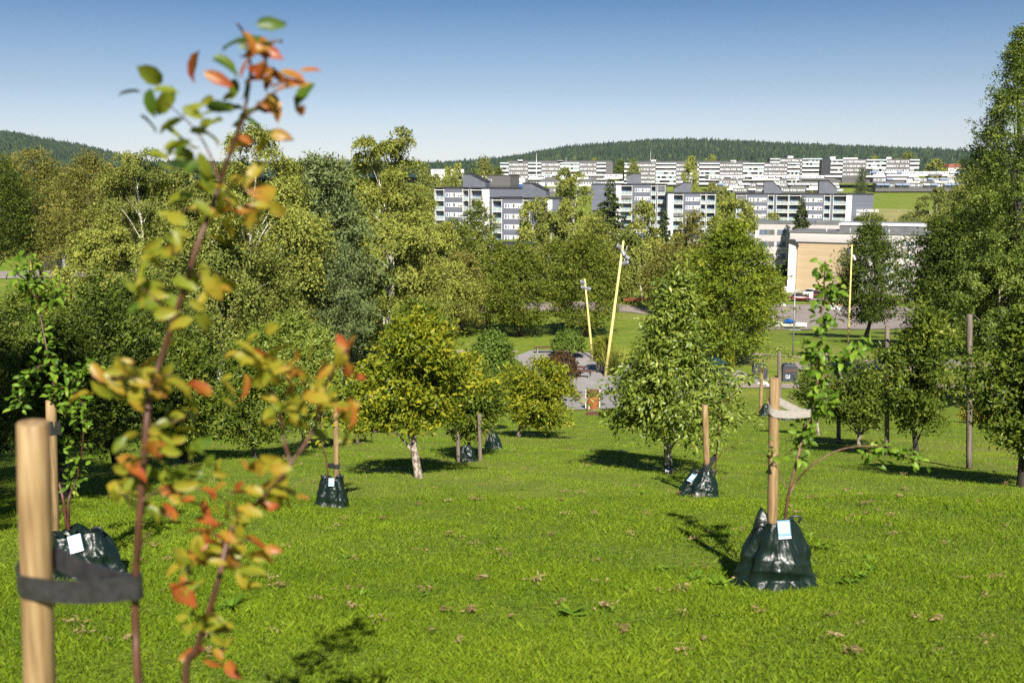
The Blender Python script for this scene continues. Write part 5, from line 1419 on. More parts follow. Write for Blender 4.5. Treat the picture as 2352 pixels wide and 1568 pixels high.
# middle right
b2 = on_ground(1606, 1140); D2 = b2[1]
water_bag('slumped green watering bag in front of the pear tree', tuple(b2), 96 * D2 / F, 64 * D2 / F, 42, top_off=(.06, .05), topw=.5, flare=.12, card_at=(-1.0, .75), depth=.8)
s0 = P(1626, 1142, D2 + .12); s0[2] = gz(s0[0], s0[1]); s1 = P(1619, 929, D2 + .12)
stake('slim wooden stake leaning by the slumped bag in front of the pear tree', s0, s1, 7.2 * D2 / F)
sapling('young tree with drooping leaves beside the slumped watering bag', D2 + .15, [
  ([(1634, 1130), (1642, 1080), (1650, 1000), (1658, 940), (1672, 890), (1692, 860)], 1, 1),
  ([(1644, 1060), (1665, 1032), (1690, 1020)], .4, .05), ([(1655, 960), (1635, 920), (1625, 880)], .4, .3), ([(1662, 925), (1690, 900), (1715, 870), (1735, 855)], .4, .35), ([(1650, 1000), (1668, 965), (1690, 945)], .35, .25)], 130, .085, 8, 'leaf_pear', r0=.012, spread=.12, t0=.35)
c1 = P(1623, 1072, D2 + .12); c2 = P(1642, 1050, D2 + .14)
tie('black strap slanting from the slim stake to its young tree by the slumped bag', c1, 8.5 * D2 / F, c2, .02, .09, 'strap_black')
# middle left
b3 = on_ground(764, 1162); D3 = b3[1]
water_bag('green watering bag with a white card left of the mown aisle', tuple(b3), 80 * D3 / F, 74 * D3 / F, 43, top_off=(.01, 0), topw=.52, flare=.14, card_at=(.1, .92), depth=.85)
s0 = P(774, 1160, D3 + .05); s0[2] = gz(s0[0], s0[1]); s1 = P(771, 925, D3 + .05)
stake('slim wooden stake in the watering bag left of the mown aisle', s0, s1, 6.5 * D3 / F)
sapling('young thin tree behind the stake left of the mown aisle', D3 + .12, [
  ([(760, 1150), (750, 1060), (738, 1000), (745, 930), (760, 880), (765, 840)], 1, 1), ([(748, 1050), (728, 1020), (712, 1005)], .4, .2), ([(742, 990), (775, 960), (800, 930)], .4, .5)], 80, .075, 9, 'leaf_plum', r0=.01, spread=.1, t0=.35)
c1 = P(773, 1069, D3 + .05); c2 = P(757, 1069, D3 + .11)
tie('black strap round the slim stake left of the mown aisle', c1, 7.6 * D3 / F, c2, .018, .055, 'strap_black')
# left
b4 = on_ground(195, 1322); D4 = b4[1]
water_bag('wide green watering bag with a blue card and black handles at left', tuple(b4), 178 * D4 / F, 112 * D4 / F, 44, top_off=(-.05, .03), topw=.62, flare=.1, card_at=(.25, .94), depth=.75)
s0 = P(126, 1310, D4 + .1); s0[2] = gz(s0[0], s0[1]); s1 = P(117, 920, D4 + .1)
stake('tall wooden stake with a black band behind the blurred foreground stake', s0, s1, 12.5 * D4 / F)
sapling('young tree with round bright leaves growing from the wide bag at left', D4 + .12, [
  ([(158, 1230), (158, 1150), (172, 1110), (186, 1050), (192, 980), (188, 920)], 1, .45),
  ([(155, 1230), (146, 1150), (130, 1080), (128, 980), (124, 880), (105, 790), (92, 720), (82, 650), (70, 595)], 1, 1.2),
  ([(110, 820), (140, 850), (175, 860), (220, 830)], .4, .5), ([(112, 830), (80, 850), (55, 890), (40, 940)], .4, .5),
  ([(92, 720), (120, 690), (140, 650)], .3, .25), ([(88, 690), (55, 650), (30, 600)], .3, .3), ([(120, 880), (160, 900), (185, 930)], .4, .35)], 165, .06, 10, 'leaf_young', r0=.013, spread=.09, t0=.22)
c1 = P(118, 980, D4 + .1); c2 = P(134, 982, D4 + .12)
tie('black band round the tall stake behind the blurred foreground stake', c1, 13.6 * D4 / F, c2, .018, .11, 'strap_black')
# rear left pair
b5 = on_ground(1074, 1060); D5 = b5[1]
water_bag('small dark watering bag between two stakes behind the plum tree', tuple(b5), 44 * D5 / F, 40 * D5 / F, 45, topw=.45, card=False, handle=False)
for px, lab in ((1053, 'left one of two short stakes beside the small dark bag behind the plum tree'), (1103, 'right one of two short stakes beside the small dark bag behind the plum tree')):
    s0 = P(px, 1060, D5 - .05); s0[2] = gz(s0[0], s0[1]); stake(lab, s0, P(px - 2, 950, D5 - .05), 4.6 * D5 / F, 'stake_old')
b6 = on_ground(1134, 1030); D6 = b6[1]
water_bag('small leaning watering bag behind the two short stakes', tuple(b6), 42 * D6 / F, 44 * D6 / F, 46, top_off=(-.05, 0), topw=.35, card=False, handle=False)
s0 = P(1122, 1032, D6); s0[2] = gz(s0[0], s0[1]); stake('short stake beside the small leaning watering bag', s0, P(1121, 955, D6), 4.5 * D6 / F, 'stake_old')
# rear right
b7 = on_ground(1757, 955); D7 = b7[1]
water_bag('small pleated watering bag at the far end of the right rows', tuple(b7), 26 * D7 / F, 28 * D7 / F, 47, topw=.5, card=False, handle=False)
s0 = P(1747, 950, D7 + .1); s0[2] = gz(s0[0], s0[1]); stake('thin stake carrying a leafy young tree left of the grey bins', s0, P(1750, 850, D7 + .1), 4.2 * D7 / F, 'stake_wood')
b8 = on_ground(1808, 965); D8 = b8[1]
water_bag('far dark watering bag behind the thick stake at right', tuple(b8), 30 * D8 / F, 20 * D8 / F, 48, topw=.6, card=False, handle=False)
s0 = P(1791, 962, D8); s0[2] = gz(s0[0], s0[1]); stake('tall grey stake between the two grey bins', s0, P(1790, 808, D8), 4.6 * D8 / F, 'stake_old')
s0 = P(1818, 950, D8 + 1); s0[2] = gz(s0[0], s0[1]); stake('short thin stake right of the far dark watering bag', s0, P(1816, 905, D8 + 1), 2.5 * D8 / F, 'stake_old')
sapling('young tree with drooping leaves above the thin stakes by the grey bins', D8 + .15, [
  ([(1766, 955), (1762, 900), (1752, 850), (1770, 815), (1800, 795)], 1, 1), ([(1752, 850), (1730, 862), (1712, 880)], .5, .5), ([(1790, 800), (1808, 812), (1812, 825)], .4, .3), ([(1752, 850), (1740, 835), (1735, 820)], .4, .3)], 100, .12, 12, 'leaf_pear', bark='bark_sap', r0=.02, spread=.16, t0=.45)
# posts of the right rows
for px, y0, y1, hw, lab, m in ((2226, 722, 1078, 7.5, 'tall dark square post right of the full apple tree', 'stake_old'), (2037, 748, 1046, 5.5, 'tall dark post left of the full apple tree', 'stake_old'), (1926, 850, 1018, 5, 'thin brown post left of the slender apple tree', 'stake_old')):
    g = on_ground(px, y1); stake(lab, g, P(px + 1, y0, g[1]), hw * g[1] / F, m, name='wooden_post', sides=4 if px > 2200 else 10)
g = on_ground(1897, 850)
stake('grey post standing by the path behind the right young tree', g, P(1897, 806, g[1]), 4 * g[1] / F, 'stake_old', name='wooden_post')

# ---------------------------------------------------------------- foreground sapling, 2.3 m off
def foreground():
    rng = np.random.default_rng(77)
    D = 2.3
    b = P(318, 1500, D); gzb = gz(b[0], D)
    root = thing('young_tree', 'blurred young tree with yellow, green and orange leaves close to the camera at left', 'young tree', (b[0], D, gzb), SG)
    o = np.array(root.location)
    def path(pts, k=.05, s=0):
        return np.array([P(x, y, D + k * math.sin(i * 1.3 + s)) for i, (x, y) in enumerate(pts)])
    mb = MB()
    low = [np.array([b[0] + .03, D, gzb - .05])]
    main = np.vstack([low, path([(322, 1600), (312, 1440), (312, 1330), (320, 1200), (335, 1000), (345, 900), (372, 820), (398, 740), (430, 640), (455, 560), (485, 480), (505, 420), (530, 350), (555, 280), (570, 210), (575, 150), (560, 80), (545, 55)], .03)])
    stem_tube(mb, main - o, .0105, .0026, 90, 9)
    second = np.vstack([[b[0] + .09, D + .02, gzb - .05], path([(425, 1600), (452, 1490), (478, 1410), (502, 1330), (520, 1250), (540, 1200), (580, 1165), (625, 1120), (660, 1075), (700, 1020), (728, 970), (745, 900), (770, 840), (802, 795)], .04, 1)])
    stem_tube(mb, second - o, .0095, .002, 60, 8)
    for pts, r in (([(668, 1062), (652, 1010), (640, 940), (615, 880), (585, 830), (560, 800)], .004), ([(555, 280), (600, 235), (640, 205), (685, 180)], .0035), ([(505, 420), (480, 350), (450, 300), (410, 260), (375, 235)], .003), ([(325, 1150), (370, 1125), (430, 1120), (500, 1135), (540, 1180)], .003),
                   ([(345, 900), (300, 868), (240, 870)], .003), ([(345, 890), (380, 860), (415, 880)], .0025), ([(400, 735), (360, 690), (325, 660)], .003), ([(440, 620), (475, 650), (500, 670)], .0022), ([(482, 490), (430, 480), (395, 500)], .0022), ([(500, 430), (560, 405), (600, 430)], .0025), ([(340, 980), (390, 970), (430, 960)], .0025), ([(320, 1180), (290, 1140), (265, 1130)], .0022), ([(515, 1270), (560, 1240), (590, 1250)], .003), ([(510, 1300), (460, 1270), (430, 1265)], .003), ([(480, 1400), (500, 1420), (520, 1440)], .002), ([(312, 1300), (330, 1240), (350, 1215)], .0035)):
        stem_tube(mb, path(pts, .05, len(pts)) - o, r, r * .4, 14, 6)
    mb.build('stem', M['bark_young'], root, smooth=True)
    lv = []
    def L(hue, *pts):
        for x, y in pts: lv.append((x, y, hue))
    L(.1, (620, 55), (538, 95), (520, 150), (345, 235), (345, 280), (575, 255), (695, 215), (500, 245), (440, 380))
    L(.95, (500, 180), (640, 175))
    L(.7, (628, 95), (630, 240), (670, 170))
    L(.72, (575, 95), (590, 120), (690, 255), (560, 150), (600, 180), (655, 190))
    L(.35, (380, 205), (440, 250), (395, 300), (485, 255), (520, 240), (470, 285), (455, 300), (430, 330), (400, 350))
    L(.62, (555, 330), (600, 335), (560, 400), (515, 455), (610, 445), (600, 470), (540, 480))
    L(.36, (485, 410), (410, 455), (365, 355), (425, 365), (400, 550), (415, 535), (465, 515), (390, 580))
    L(.5, (575, 510), (380, 490), (530, 500), (470, 470), (500, 545), (350, 565), (330, 615), (540, 410), (570, 415))
    L(.33, (330, 665), (345, 700), (440, 640), (430, 660), (320, 700), (395, 690))
    L(.48, (365, 660), (385, 665), (470, 640), (375, 720), (440, 700), (470, 680), (410, 720), (500, 660), (460, 610))
    L(.53, (235, 885), (285, 830), (310, 855), (270, 850), (330, 880), (360, 870), (340, 835), (400, 870), (415, 885), (300, 880), (225, 855), (375, 880), (430, 900), (355, 905))
    L(.58, (565, 795), (590, 810), (575, 880), (620, 945), (650, 840), (685, 810), (675, 925), (640, 870), (730, 890), (700, 900), (780, 830), (740, 910), (700, 860), (540, 810))
    L(.47, (525, 885), (600, 870), (610, 830), (760, 930), (795, 1000), (780, 960), (660, 930), (640, 800))
    L(.7, (790, 940), (735, 870), (800, 930), (690, 860))
    L(.85, (808, 850), (805, 785))
    L(.4, (300, 1000), (280, 1025), (400, 960), (440, 955), (380, 1000), (350, 985), (430, 985), (410, 1010), (370, 1060), (390, 1035))
    L(.25, (455, 1030), (440, 1075), (360, 1090), (410, 1090), (480, 1060))
    L(.45, (265, 1140), (290, 1150), (330, 1110), (300, 1090), (425, 1115), (575, 1160), (340, 1160), (280, 1110), (500, 1085))
    L(.72, (400, 1140), (430, 1145), (500, 1120), (480, 1130), (545, 1130), (375, 1030), (300, 1060))
    L(.86, (455, 1215), (490, 1210), (475, 1195))
    L(.55, (555, 1190), (550, 1220), (520, 1230), (600, 1080), (640, 1080), (640, 1130), (620, 1110), (650, 1100), (590, 1070), (660, 1140), (520, 1170))
    L(.5, (425, 1270), (465, 1285), (440, 1300), (510, 1240), (560, 1300), (575, 1310), (500, 1290), (535, 1270), (580, 1275))
    L(.66, (450, 1265), (540, 1290), (470, 1265), (590, 1245))
    L(.42, (470, 1430), (500, 1420), (450, 1395), (520, 1440), (430, 1440), (480, 1400), (500, 1470), (430, 1350))
    L(.75, (430, 1370), (440, 1500), (500, 1500), (420, 1340))
    lv += [(x + rng.normal(0, 26), y + rng.normal(0, 26), h) for x, y, h in lv + lv if rng.random() < .75]
    n = len(lv)
    xy = np.array([(a, c) for a, c, h in lv], float); hue = np.array([h for a, c, h in lv]) + rng.normal(0, .07, n)
    Pt = np.array([P(x, y, D + dd) for (x, y), dd in zip(xy, rng.normal(0, .07, n))]) - o
    a = rng.normal(size=(n, 3)) * np.array([1, .45, .55]); a[:, 0] += np.sign(rng.normal(size=n)) * .5; a[:, 2] -= .25
    A = unit(a)
    Nn = np.array([0.05, -.6, .8]) + rng.normal(size=(n, 3)) * .7
    Ln = .058 * rng.uniform(.65, 1.3, n)
    Pt = Pt - A * Ln[:, None] * .5
    leaf_object('foliage', root, Pt, A, Nn, Ln, Ln * rng.uniform(.38, .58, n), np.full(n, .5), M['leaf_autumn'], TL, hue=np.clip(hue + .05, 0, .8), rel=False)
    # stake and strap
    DS = 2.42
    t = P(76, 972, DS); bt = P(92, 1600, DS)
    ax = (bt - t) / (bt - t)[2]
    g = np.array([*(t + ax * (gz(bt[0], DS) - t[2]))])
    stake('thick blurred wooden stake close to the camera at the left edge', g, t, 37 * DS / F, sides=24)
    c1 = P(84, 1333, DS); c2 = P(311, 1345, D)
    tie('wide black rubber strap from the foreground stake to the orange leaved young tree', c1, 39 * DS / F, c2, .013, .06, 'strap_black', sag=.012, th=.005, lift=.055)
foreground()
# big trees beside and behind the viewpoint, out of the picture: they throw the shade on the lawn at left
tree('tall shade tree standing left of the viewpoint', (-6.4, 2.2, gz(-6.4, 2.2)), 4.5, 5.0, 2.6, 'round', 'leaf_dark', 'bark_dark', .16, 16000, 901, name='broadleaf_tree', group='shade trees beside the viewpoint', prof=prof_round, tr=.22, clump=.14)
tree('second shade tree farther left of the viewpoint', (-10.6, 4.0, gz(-10.6, 4.0)), 3.8, 6.0, 3.6, 'round', 'leaf_dark', 'bark_dark', .16, 16000, 902, name='broadleaf_tree', group='shade trees beside the viewpoint', prof=prof_round, tr=.22, clump=.14)
tree('third shade tree beside the lawn, outside the left edge', (-10.3, 10.2, gz(-10.3, 10.2)), 5.5, 7.0, 3.1, 'round', 'leaf_dark', 'bark_dark', .17, 17000, 903, name='broadleaf_tree', group='shade trees beside the viewpoint', prof=prof_round, tr=.24, clump=.14)
tree('fourth shade tree beside the lawn, farthest left', (-15.5, 13.5, gz(-15.5, 13.5)), 5.5, 7.5, 3.6, 'round', 'leaf_dark', 'bark_dark', .17, 17000, 904, name='broadleaf_tree', group='shade trees beside the viewpoint', prof=prof_round, tr=.24, clump=.14)
# ---------------------------------------------------------------- light masts
MG = 'yellow leaning light masts'
def mast(label, bpx, bpy, tpx, tpy, r, lamps, d=None, group=MG):
    g = on_ground(bpx, bpy) if d is None else np.array([*P(bpx, bpy, d)])
    if d is not None: g[2] = gz(g[0], d)
    d = g[1]; t = P(tpx, tpy, d) - g
    root = thing('light_mast', label, 'light mast', g, group)
    mb = MB(); mb.tube([t * k for k in (-.02, .33, .66, 1.0)], [r, r * .9, r * .75, r * .6], 12); mb.build('pole', M['mast_yellow'], root, smooth=True)
    for lx, ly, ax, az in lamps:
        c = P(lx, ly, d) - g
        f = np.clip(c[2] / t[2], 0, 1); pc = t * f
        mb = MB(); ax_ = unit(np.array([[ax, -.45, az]]))[0]
        mb.tube([c - ax_ * .28, c - ax_ * .2, c + ax_ * .2, c + ax_ * .26], [.1, .13, .14, .12], 12)
        mb.tube([pc, c + np.array([0, .02, 0])], [.035, .03], 6)
        lamp = mb.build('lamp', M['galv'], root, smooth=False)
        mb = MB(); mb.tube([c + ax_ * .262, c + ax_ * .275], [.11, .11], 12); mb.build('lens', M['glass_dark'], lamp)
    return root
mast('tallest yellow mast leaning right, standing on the paved square', 1390, 866, 1432, 553, .11, [(1422, 567, -.9, .5), (1431, 580, .3, -.8), (1438, 590, .8, -.5), (1436, 604, .95, .25)])
mast('shorter yellow mast leaning left behind the silver bins', 1361, 824, 1343, 640, .09, [(1338, 648, -.9, .3), (1340, 660, -.9, .2), (1350, 663, .9, -.1)])
mast('yellow mast in front of the dark maple at right', 1948, 787, 1957, 562, .09, [(1951, 577, -.25, 1), (1962, 592, .3, -1)])
mast('yellow mast at the far left edge beyond the road', 65, 600, 76, 472, .13, [(74, 490, .5, .4)], d=118)
mast('yellow mast behind the dark container at left', 124, 582, 136, 515, .14, [(133, 524, .5, .3), (140, 540, .6, -.6)], d=150)
mast('short yellow pole right of the dark container at left', 156, 660, 155, 600, .1, [], d=96)

# ---------------------------------------------------------------- street furniture
def put(name, label, cat, px, py, group=None, rz=0):
    g = on_ground(px, py); return thing(name, label, cat, g, group, rz), g[1]
def steel_bin(label, px, py, h):
    r, d = put('litter_bin', label, 'litter bin', px, py, 'silver litter bins')
    k = d / F; w = 7.2 * k; H = h * k
    MB().lathe([(w, .04), (w, H * .82)], sides=20).build('bin_body', M['steel'], r, smooth=False)
    MB().lathe([(w * .96, 0), (w * .96, .04)], sides=20).build('foot_ring', M['black_plastic'], r)
    MB().lathe([(w * .8, H * .82), (w * .8, H * .92)], sides=20).build('opening', M['black_plastic'], r)
    MB().lathe([(w * 1.05, H * .92), (w * 1.05, H * .97), (w * .7, H)], sides=20).build('lid', M['steel'], r)
steel_bin('silver litter bin standing left of the tall mast foot', 1376, 852, 38)
steel_bin('silver litter bin half hidden behind the tall mast foot', 1387, 854, 36)

r, d = put('rusty_barrel', 'rusty steel cylinder with a pale rim at the near edge of the square', 'barrel', 1361, 940); k = d / F
w = 15 * k; H = 46 * k
MB().lathe([(w, .05), (w, H), (w - .03, H), (w - .03, H - .12), (0.02, H - .12)], sides=28).build('barrel_body', M['corten'], r, smooth=False)
MB().lathe([(w + .015, H * .74), (w + .015, H * .98)], sides=28).build('upper_band', M['corten_dark'], r)
MB().lathe([(w * 1.16, 0), (w * 1.16, .06), (w * .9, .06)], sides=28).build('base_ring', M['concrete'], r)
for x, z1 in ((-w * 1.08, H * 1.02), (-w * .62, H * .35), (w * 1.08, H * 1.0)):
    MB().tube([(x, -w * .8 if abs(x) < w else 0, 0), (x, -w * .8 if abs(x) < w else 0, z1)], .025, 8).build('rod', M['trim_white'], r)
g = on_ground(1363, 953)
o = MB().lathe([(19 * g[1] / F, -.03), (19 * g[1] / F, .07), (17.5 * g[1] / F, .085), (.05, .085)], sides=28).build('round_cover', M['corten_dark']); o.location = tuple(g); tag(o, 'round flat rusty cover lying in the grass before the barrel', 'cover')

def bench(label, px, py, w, rz=0, back=False):
    r, d = put('bench', label, 'bench', px, py, 'dark wooden benches', rz)
    L = w * d / F
    for i in range(4):
        y = -.22 + i * .125
        MB().box((-L / 2, y, .43), (L / 2, y + .11, .47)).build('seat_slat', M['wood_dark'], r)
    for x in (-L * .38, L * .38):
        mb = MB(); mb.box((x - .04, -.2, 0), (x + .04, -.13, .425)); mb.box((x - .04, .2, 0), (x + .04, .27, .425)); mb.box((x - .03, -.129, .36), (x + .03, .199, .42)); mb.build('leg_frame', M['galv'], r)
bench('bench left of the small umbrella tree', 1253, 812, 52, .1)
bench('dark bench behind the reddish weeping shrub', 1338, 868, 44, -.35)
bench('second bench farther behind the reddish shrub', 1325, 858, 40, -.35)
bench('bench in the shade of the pear tree near the lawn edge', 1660, 912, 42, .05)
bench('low bench among the plum trees at the square edge', 1265, 845, 44, .1)

def big_bin(label, px, py, w, h, card):
    r, d = put('recycling_bin', label, 'bin', px, py, 'dark grey bins by the gravel path', -.12)
    k = d / F; W = w * k; H = h * k; D = W * .9
    MB().extrude([(-W / 2, 0), (W / 2, 0), (W / 2, H * .86), (W * .4, H * .97), (W * .2, H), (-W * .2, H), (-W * .4, H * .97), (-W / 2, H * .86)], -D / 2, D / 2).build('bin_body', M['bin_grey'], r, bevel=.02)
    MB().box((-W * .62, -D * .62, -.08), (W * .62, D * .62, -.002)).build('concrete_base', M['concrete'], r)
    MB().box((-W * .36, -D / 2 - .02, H * .6), (W * .36, -D / 2 - .003, H * .74)).build('flap', M['wood_dark'], r)
    if card:
        MB().box((-W * .3, -D / 2 - .012, H * .2), (-W * .02, -D / 2 - .003, H * .42)).build('sticker', M['card_white'], r)
        q = MB(); x0 = -W * .26; z0 = H * .24
        q.box((x0, -D / 2 - .016, z0), (x0 + .06, -D / 2 - .0125, z0 + .16)); q.box((x0 + .09, -D / 2 - .016, z0 + .03), (x0 + .14, -D / 2 - .0125, z0 + .2))
        q.build('sticker_print', M['black_plastic'], r)
    for s in (-1, 1): MB().tube([(s * W * .12, -D * .2, H), (s * W * .12, -D * .2, H + .06), (s * W * .12 + .04, -D * .2, H + .07)], .025, 8).build('knob', M['steel'], r)
big_bin('dark grey bin behind the drooping leaves of the thin staked tree', 1744, 868, 33, 33, False)
big_bin('dark grey bin with a white sticker behind the thick stake', 1812, 874, 34, 40, True)
for px, py, s, lab in ((1752, 884, .22, 'crumpled white plastic bag on the gravel path, left piece'), (1768, 888, .16, 'small crumpled white sheet right of the plastic bag on the path')):
    g = on_ground(px, py); rng = np.random.default_rng(int(px))
    V = []; n1, n2 = 12, 6
    for j in range(n2):
        for i in range(n1):
            a = i / n1 * 6.28; t = j / (n2 - 1); rr = s * (1 - t ** 2 * .9) * (1 + rng.normal(0, .18)); V.append((rr * 1.5 * math.cos(a), rr * math.sin(a), t * s * .9 * (1 + rng.normal(0, .15))))
    o = MB().add(V, [(j * n1 + i, j * n1 + (i + 1) % n1, (j + 1) * n1 + (i + 1) % n1, (j + 1) * n1 + i) for j in range(n2 - 1) for i in range(n1)] + [tuple((n2 - 1) * n1 + i for i in range(n1))]).build('plastic_bag', M['white_paint']); o.location = (g[0], g[1], g[2] + .05); tag(o, lab, 'plastic bag', 'white litter on the gravel path')

r, d = put('utility_kiosk', 'green kiosk box with a hipped roof under the maple', 'kiosk', 1645, 870); k = d / F
W = 17 * k
MB().box((-W, -W, 0), (W, W, 40 * k)).build('kiosk_body', M['kiosk_green'], r)
MB().add([(-W * 1.4, -W * 1.4, 40 * k), (W * 1.4, -W * 1.4, 40 * k), (W * 1.4, W * 1.4, 40 * k), (-W * 1.4, W * 1.4, 40 * k), (0, 0, 40 * k + 12 * k)], [(0, 3, 2, 1), (0, 1, 4), (1, 2, 4), (2, 3, 4), (3, 0, 4)]).build('hipped_roof', M['kiosk_green'], r)
for x in (-W * .5, W * .5): MB().box((x - W * .36, -W - .02, 22 * k), (x + W * .36, -W - .003, 36 * k)).build('window', M['glass_dark'], r)
MB().box((-W * .86, -W - .02, 3 * k), (W * .86, -W - .003, 18 * k)).build('door', M['kiosk_green'], r)

def street_lamp():
    r, d = put('street_lamp', 'slim grey street lamp with a short arm in front of the red car', 'street lamp', 1821, 818); k = d / F
    t = P(1826, 668, d) - np.array(r.location)
    mb = MB(); mb.tube([(0, 0, -.1), t * .5, t], [.06, .05, .04], 10); mb.build('pole', M['galv'], r, smooth=True)
    mb = MB(); mb.tube([t, t + [.25, 0, .04], t + [.4, 0, .02]], [.035, .03, .03], 8); mb.build('arm', M['galv'], r)
    mb = MB(); mb.box(tuple(t + [.22, -.12, -.05]), tuple(t + [.75, .12, .01])); mb.build('lamp_head', M['galv'], r)
street_lamp()
def sign(label, px, py, h, bw, bh, two=False):
    r, d = put('road_sign', label, 'sign', px, py, 'white signs by the car park'); k = d / F
    mb = MB(); mb.tube([(0, 0, -.1), (0, 0, h * k)], .045, 8); mb.build('post', M['galv'], r)
    mb = MB(); mb.box((-bw * k / 2, -.08, (h - bh) * k), (bw * k / 2, -.05, h * k)); s = mb.build('board', M['white_paint'], r)
    if two: MB().box((-bw * k * .1, -.09, (h - bh * .8) * k), (bw * k * .1, -.082, (h - bh * .25) * k)).build('board_mark', M['bin_grey'], s)
sign('white sign on a post beside the dark doorway left of the red car', 1803, 688, 30, 11, 13, True)
sign('white double sign on a post right of the red car', 1862, 694, 24, 9, 14)

# ---------------------------------------------------------------- cars, boat, barriers
def car(label, px, py, d, length, paint, rz, white=False):
    p = P(px, py, d); g = np.array([p[0], d, gz(p[0], d)])
    r = thing('parked_car', label, 'car', (g[0], g[1], g[2] + .05), 'parked cars by the pale buildings', rz)
    s = length / 4.0; w = .86
    # body shell: sections along the length, tumblehome above the waist
    xs = np.array([-2.0, -1.9, -1.5, -1.0, -.3, .4, .95, 1.4, 1.85, 2.0]) * s
    belt = np.array([.75, .95, 1.0, 1.0, .99, .97, .93, .86, .74, .55])
    low = np.array([.42, .3, .24, .22, .22, .22, .22, .24, .32, .42])
    hw = np.array([.66, .78, .85, .86, .86, .86, .85, .82, .72, .58])
    V = []; nsec = len(xs)
    for x, b, l, h in zip(xs, belt, low, hw):
        V += [(x, -h * .92, l), (x, -h, l + (b - l) * .45), (x, -h * .95, b - .04), (x, -h * .8, b), (x, h * .8, b), (x, h * .95, b - .04), (x, h, l + (b - l) * .45), (x, h * .92, l)]
    fs = [(i * 8 + k, (i + 1) * 8 + k, (i + 1) * 8 + (k + 1) % 8, i * 8 + (k + 1) % 8) for i in range(nsec - 1) for k in range(8)] + [tuple(range(8))[::-1], tuple((nsec - 1) * 8 + k for k in range(8))]
    MB().add(V, [f[::-1] for f in fs]).build('body', M[paint], r, smooth=True)
    cab = [(-1.75, .98), (-1.45, 1.4), (-.9, 1.5), (-.1, 1.49), (.35, 1.38), (1.05, .95)]
    cab = [(a * s, b) for a, b in cab]
    V = [(x, sg * (.72 if z < 1.1 else .56), z) for sg in (-1, 1) for x, z in cab]; n = len(cab)
    fs = [tuple(range(n))[::-1], tuple(range(n, 2 * n))] + [(k, (k + 1) % n, n + (k + 1) % n, n + k) for k in range(n)]
    MB().add(V, fs).build('windows', M['glass_dark'], r)
    V = [(x, sg * .575, z + .012) for sg in (-1, 1) for x, z in cab[1:5]]
    MB().add(V, [(0, 1, 5, 4), (1, 2, 6, 5), (2, 3, 7, 6)]).add([(a, b, c + .03) for a, b, c in V], [(0, 1, 5, 4), (1, 2, 6, 5), (2, 3, 7, 6)]).build('roof_panel', M[paint], r)
    for x in (-1.25, 1.25):
        for sg in (-1, 1):
            mb = MB(); mb.tube([(x * s, sg * .72, .31), (x * s, sg * .885, .31)], .31, 20); tw = mb.build('wheel', M['rubber'], r)
            mb = MB(); mb.tube([(x * s, sg * .886, .31), (x * s, sg * .9, .31)], .2, 12); mb.build('rim', M['steel'], tw)
    for sg in (-1, 1):
        MB().box((1.8 * s, sg * .62 - .1, .6), (1.93 * s, sg * .62 + .1, .72)).build('headlight', M['glass_dark' if white else 'white_paint'], r)
        MB().box((-1.99 * s, sg * .66 - .08, .68), (-1.88 * s, sg * .66 + .08, .9)).build('tail_light', M['red_fence'], r)
        MB().box((.75 * s, sg * .92 - .08, .98), (.9 * s, sg * .92 + .08, 1.1)).build('mirror', M[paint], r)
car('dark red hatchback parked at the foot of the tan gable', 1838, 690, 192, 3.95, 'red_paint', -.12)
car('white car standing behind the red hatchback', 1868, 686, 203, 4.2, 'white_paint', -.5, True)
car('second red car beyond the white sign right of the hatchback', 1880, 689, 199, 4.1, 'red_paint', -.3)

def boat():
    p = P(1817, 752, 128); g = (p[0], 128, gz(p[0], 128) + .25)
    r = thing('boat', 'small white boat with a blue tarpaulin on the edge of the car park', 'boat', g, None, -.25)
    L = 1.95; V = []; ns = 12
    for i in range(ns):
        t = i / (ns - 1); x = -L + 2 * L * t; w = .8 * (1 - max(0, (t - .45) / .55) ** 2.2) + .02; sh = .1 * t * t
        V += [(x, -w, .62 + sh), (x, -w * .85, .28 + sh * .6), (x, 0, .02 + sh * 1.6), (x, w * .85, .28 + sh * .6), (x, w, .62 + sh), (x, w * .86, .62 + sh), (x, 0, .3 + sh), (x, -w * .86, .62 + sh)]
    fs = [(i * 8 + k, i * 8 + (k + 1) % 8, (i + 1) * 8 + (k + 1) % 8, (i + 1) * 8 + k) for i in range(ns - 1) for k in range(8)] + [tuple(range(8)), tuple((ns - 1) * 8 + k for k in range(8))[::-1]]
    MB().add(V, fs).build('hull', M['white_paint'], r, smooth=False)
    rng = np.random.default_rng(4); V = []; a, b = 14, 9
    for i in range(a):
        for j in range(b):
            x = -.95 + 1.5 * i / (a - 1); y = -.75 + 1.5 * j / (b - 1)
            V.append((x, y, .72 + .5 * math.exp(-((x + .3) ** 2) * 3 - y * y * 1.6) + rng.normal(0, .035)))
    MB().add(V, [(i * b + j, (i + 1) * b + j, (i + 1) * b + j + 1, i * b + j + 1) for i in range(a - 1) for j in range(b - 1)]).add([(x, y, z - .06) for x, y, z in V], [(i * b + j, i * b + j + 1, (i + 1) * b + j + 1, (i + 1) * b + j) for i in range(a - 1) for j in range(b - 1)]).build('tarpaulin', M['blue_tarp'], r)
    MB().tube([(-L - .05, 0, .5), (-L - .25, 0, .95), (-L - .3, 0, 1.1)], [.1, .13, .08], 8).build('outboard_motor', M['black_plastic'], r)
    mb = MB(); mb.box((-1.2, -.5, -.2), (1.2, -.42, -.02)); mb.box((-1.2, .42, -.2), (1.2, .5, -.02)); mb.build('cradle', M['galv'], r)
boat()

